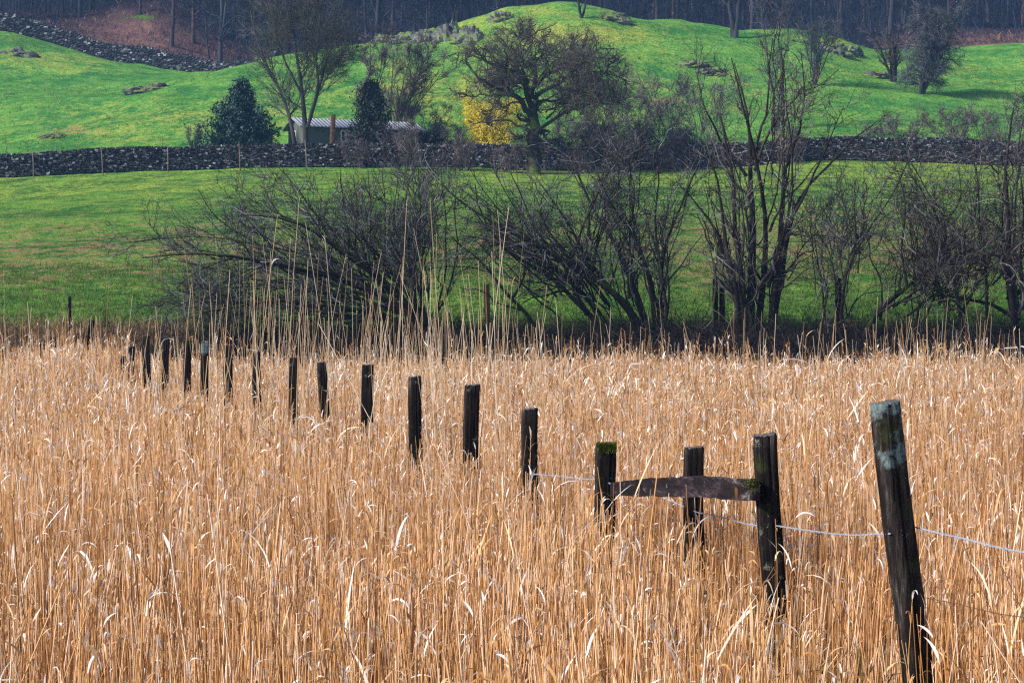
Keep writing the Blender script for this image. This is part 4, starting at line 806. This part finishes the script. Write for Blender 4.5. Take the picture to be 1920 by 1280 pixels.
tag(b.build('stump', M['post']), 'dark leaning broken stump poking above the reeds at the left', 'stump')
b = MB(); b.tubes(np.stack([S(88, 700, 38), S(90, 655, 38), S(97, 632, 38)]), np.array([.2, .17, .10]), 9, cap=True); b.tubes(np.stack([S(76, 646, 38), S(90, 648, 38), S(99, 640, 38)]), np.array([.07, .09, .1]), 8, cap=True)
tag(b.build('stump', M['post']), 'low dark stump left of the leaning broken stump', 'stump')
b = MB(); g = np.random.default_rng(4); 
leafy('dark_bush', 'small dark bush behind the two farthest tall fence posts', 'bush', 292, 41.5, 1.5, lambda t, a: .42 * (1.1 - t), (M['wood_bark'], M['ivy']), 97, 2500, .03, up=.2, dark_stem=.02)

# ---------------- reeds ----------------
g = np.random.default_rng(99)
FX = np.array([p[0] for p in FPX]); FY = np.array([p[1] for p in FPX])
def reed_h(x, y):
    px = 960 + F * x / y
    h = .93 + .13 * vnoise(x, y, 2.2, 3, 21) + .14 * vnoise(x, y, .45, 2, 22)
    xl = np.interp(y, FY, FX, left=FX[0], right=FX[-1]); dx = x - xl              # left of the fence line the camera sees it through the reeds
    sh = np.exp(-((x - xl + .25) / .55) ** 2) * (y < 36)
    h = h - (.13 + .25 * (y < 12.4)) * np.exp(-((x - xl + .36) / .48) ** 2) + np.clip((y - 30) / 8, 0, 1) * .16 * vnoise(x, y * .3, 1.6, 3, 25)
    h = h + .30 * np.exp(-((px - 150) / 110) ** 2) * np.clip((y - 26) / 8, 0, 1) + .05 * np.clip((px - 1500) / 300, 0, 1)
    return h
def reeds(n, Ya, Yb, sides, leafn, wid, lean=.04, b=None, tall=None, nl=1.6, ls=1.0):
    Y = np.sqrt(g.uniform(Ya ** 2, Yb ** 2, n)); half = .304 * Y; Ym = (Ya + Yb) / 2; n2 = int(n * (1 + 2.6 / (.304 * Ym)))
    Y = np.sqrt(g.uniform(Ya ** 2, Yb ** 2, n2)); n = n2; x = g.uniform(-1, 1, n) * (.304 * Y + 2.6); px = 960 + F * x / Y
    if tall is not None: px, Y, H = tall; x = (px - 960) / F * Y; n = len(px)
    else:
        k = g.random(n) < .74 - .35 * (Y < 12.4) * np.exp(-((x - np.interp(Y, FY, FX) + .36) / .45) ** 2) + .75 * vnoise(x, Y, .6, 2, 31) + .3 * vnoise(x, Y, 2.5, 2, 32); x = x[k]; Y = Y[k]; n = len(x)
        H = reed_h(x, Y) * g.uniform(.68, 1.12, n) * np.where(g.random(n) < .05 + .07 * (Y > 30), g.uniform(1.05, 1.5, n), 1)
    p = np.stack([x, Y, 0 * x - .02], 1)
    wnd = .13 * vnoise(x, Y, 1.1, 2, 41); bent = g.random(n) < .07
    sd = np.where(bent, .42, lean); d = nrm(np.stack([g.normal(0, 1, n) * sd + wnd, g.normal(0, 1, n) * sd, np.ones(n)], 1))
    m_ = 5; P = [p]; cv = g.normal(0, .022, (n, 3)) * [1, 1, 0]
    for k in range(m_ - 1): P.append(P[-1] + d * (H / (m_ - 1))[:, None]); d = nrm(d + cv)
    P = np.stack(P, 1); R = np.linspace(1, .55, m_)[None] * wid * g.uniform(.55, 1.5, (n, 1)); b.tubes(P, R, sides, m=0 if tall is None else 2)
    # leaves: dry curled blades leaving the stem, most near its top
    nlv = g.poisson(nl, n); i = np.repeat(np.arange(n), nlv); c = len(i); t = 1 - np.abs(g.normal(0, .28, c)); t = np.clip(t, .12, .995) * (m_ - 1 - 1e-3); j = t.astype(int); a = (t - j)[:, None]
    q = P[i, j] * (1 - a) + P[i, j + 1] * a; T = nrm(P[i, j + 1] - P[i, j]); az = g.uniform(0, 2 * np.pi, c); o = np.stack([np.cos(az), np.sin(az), 0 * az], 1)
    th = g.uniform(.1, .7, c)[:, None]; d = nrm(T * np.cos(th) + o * np.sin(th)); ln = g.gamma(2.2, .022, c) + .02; ln = np.where(g.random(c) < .08, ln * 2.2, ln) * ls; dr = g.uniform(-.05, .62, c)[:, None]; L = [q]
    for k in range(leafn - 1): L.append(L[-1] + d * (ln / (leafn - 1))[:, None]); d = nrm(d + np.array([0, 0, -1]) * dr * (1.6 / (leafn - 1) * 3) + o * .05)
    L = np.stack(L, 1); pr = np.sin(np.linspace(.45, np.pi * .985, leafn))[None]; W = pr * (wid * ls * g.uniform(.7, 2.1, (c, 1)))
    side = nrm(np.cross(o, [0, 0, 1.]) + g.normal(size=(c, 3)) * .5); b.ribbons(L, W, side, m=1)
b = MB()
reeds(13500, 4.3, 9.5, 4, 7, .0028, b=b, nl=1.0, ls=1.1)
reeds(30000, 9.0, 16, 3, 6, .0030, b=b, nl=1.2, ls=1.1)
reeds(44000, 15.5, 26, 3, 5, .0036, b=b, nl=1.6, ls=1.25)
reeds(52000, 25.5, 40.3, 3, 4, .0046, b=b, nl=2.0, ls=1.4)
nt_ = 240
cen = np.concatenate([g.normal(640, 170, 90), g.normal(780, 90, 40), g.uniform(340, 1050, 110), g.uniform(1000, 1920, 40), g.normal(1800, 120, 45), g.uniform(-60, 350, 22), g.uniform(-60, 1980, 150)])
Yt = g.uniform(15, 34, len(cen)); tipy = np.where(np.abs(cen - 670) < 300, 650 - np.abs(g.normal(0, 95, len(cen))) - 20, 650 - np.abs(g.normal(0, 52, len(cen)))); tipy = np.maximum(tipy, 365)
Ht = EYE + (HOR - tipy) / F * Yt
reeds(10, 1, 2, 3, 5, .0031, lean=.09, b=b, tall=(cen, Yt, Ht), nl=.3)
tag(b.build('reeds', [M['reed'], M['reed_leaf'], M['reed_tall']], smooth=False), 'dense bed of dry golden reeds filling the foreground', kind='stuff')
b = MB(); P, W, side = blades(7000, -100, 2020, 4.5, 12, .15, .5, .004, 44, clump=10, lean=.25); b.ribbons(P, W, side); tag(b.build('young_reed_shoots', M['reed_green'], smooth=False), 'fresh green shoots low among the dry reeds', kind='stuff')
# broken stalks and fallen litter between the stems
n = 32000; Y = np.sqrt(g.uniform(4.4 ** 2, 40 ** 2, n)); x = g.uniform(-1, 1, n) * (.304 * Y + 2.6); hz = g.uniform(.02, .5, n)
p = np.stack([x, Y, hz], 1); d = nrm(np.stack([g.normal(size=n), g.normal(size=n), g.normal(size=n) * .35], 1)); ln = g.uniform(.15, .6, n)[:, None]
P = np.stack([p, p + d * ln / 2, p + d * ln + [0, 0, -.02]], 1); b = MB(); b.tubes(P, np.full((n, 3), .0028), 3)
tag(b.build('reed_litter', M['litter_reed'], smooth=False), 'fallen broken reed stalks lying between the standing reeds', kind='stuff')

# ---------------- air ----------------
HZ = 0.00042
b = MB(); b.box((0, 240, 60), (620, 520, 150)); nt = NT('thin_haze'); pv = nt.n('VolumePrincipled'); pv.inputs['Color'].default_value = (.24, .48, .95, 1); pv.inputs['Density'].default_value = HZ
nt.lk(pv.outputs[0], nt.out.inputs['Volume']); hz = b.build('haze', nt.m, smooth=False); tag(hz, 'thin bluish haze over the valley', kind='stuff')
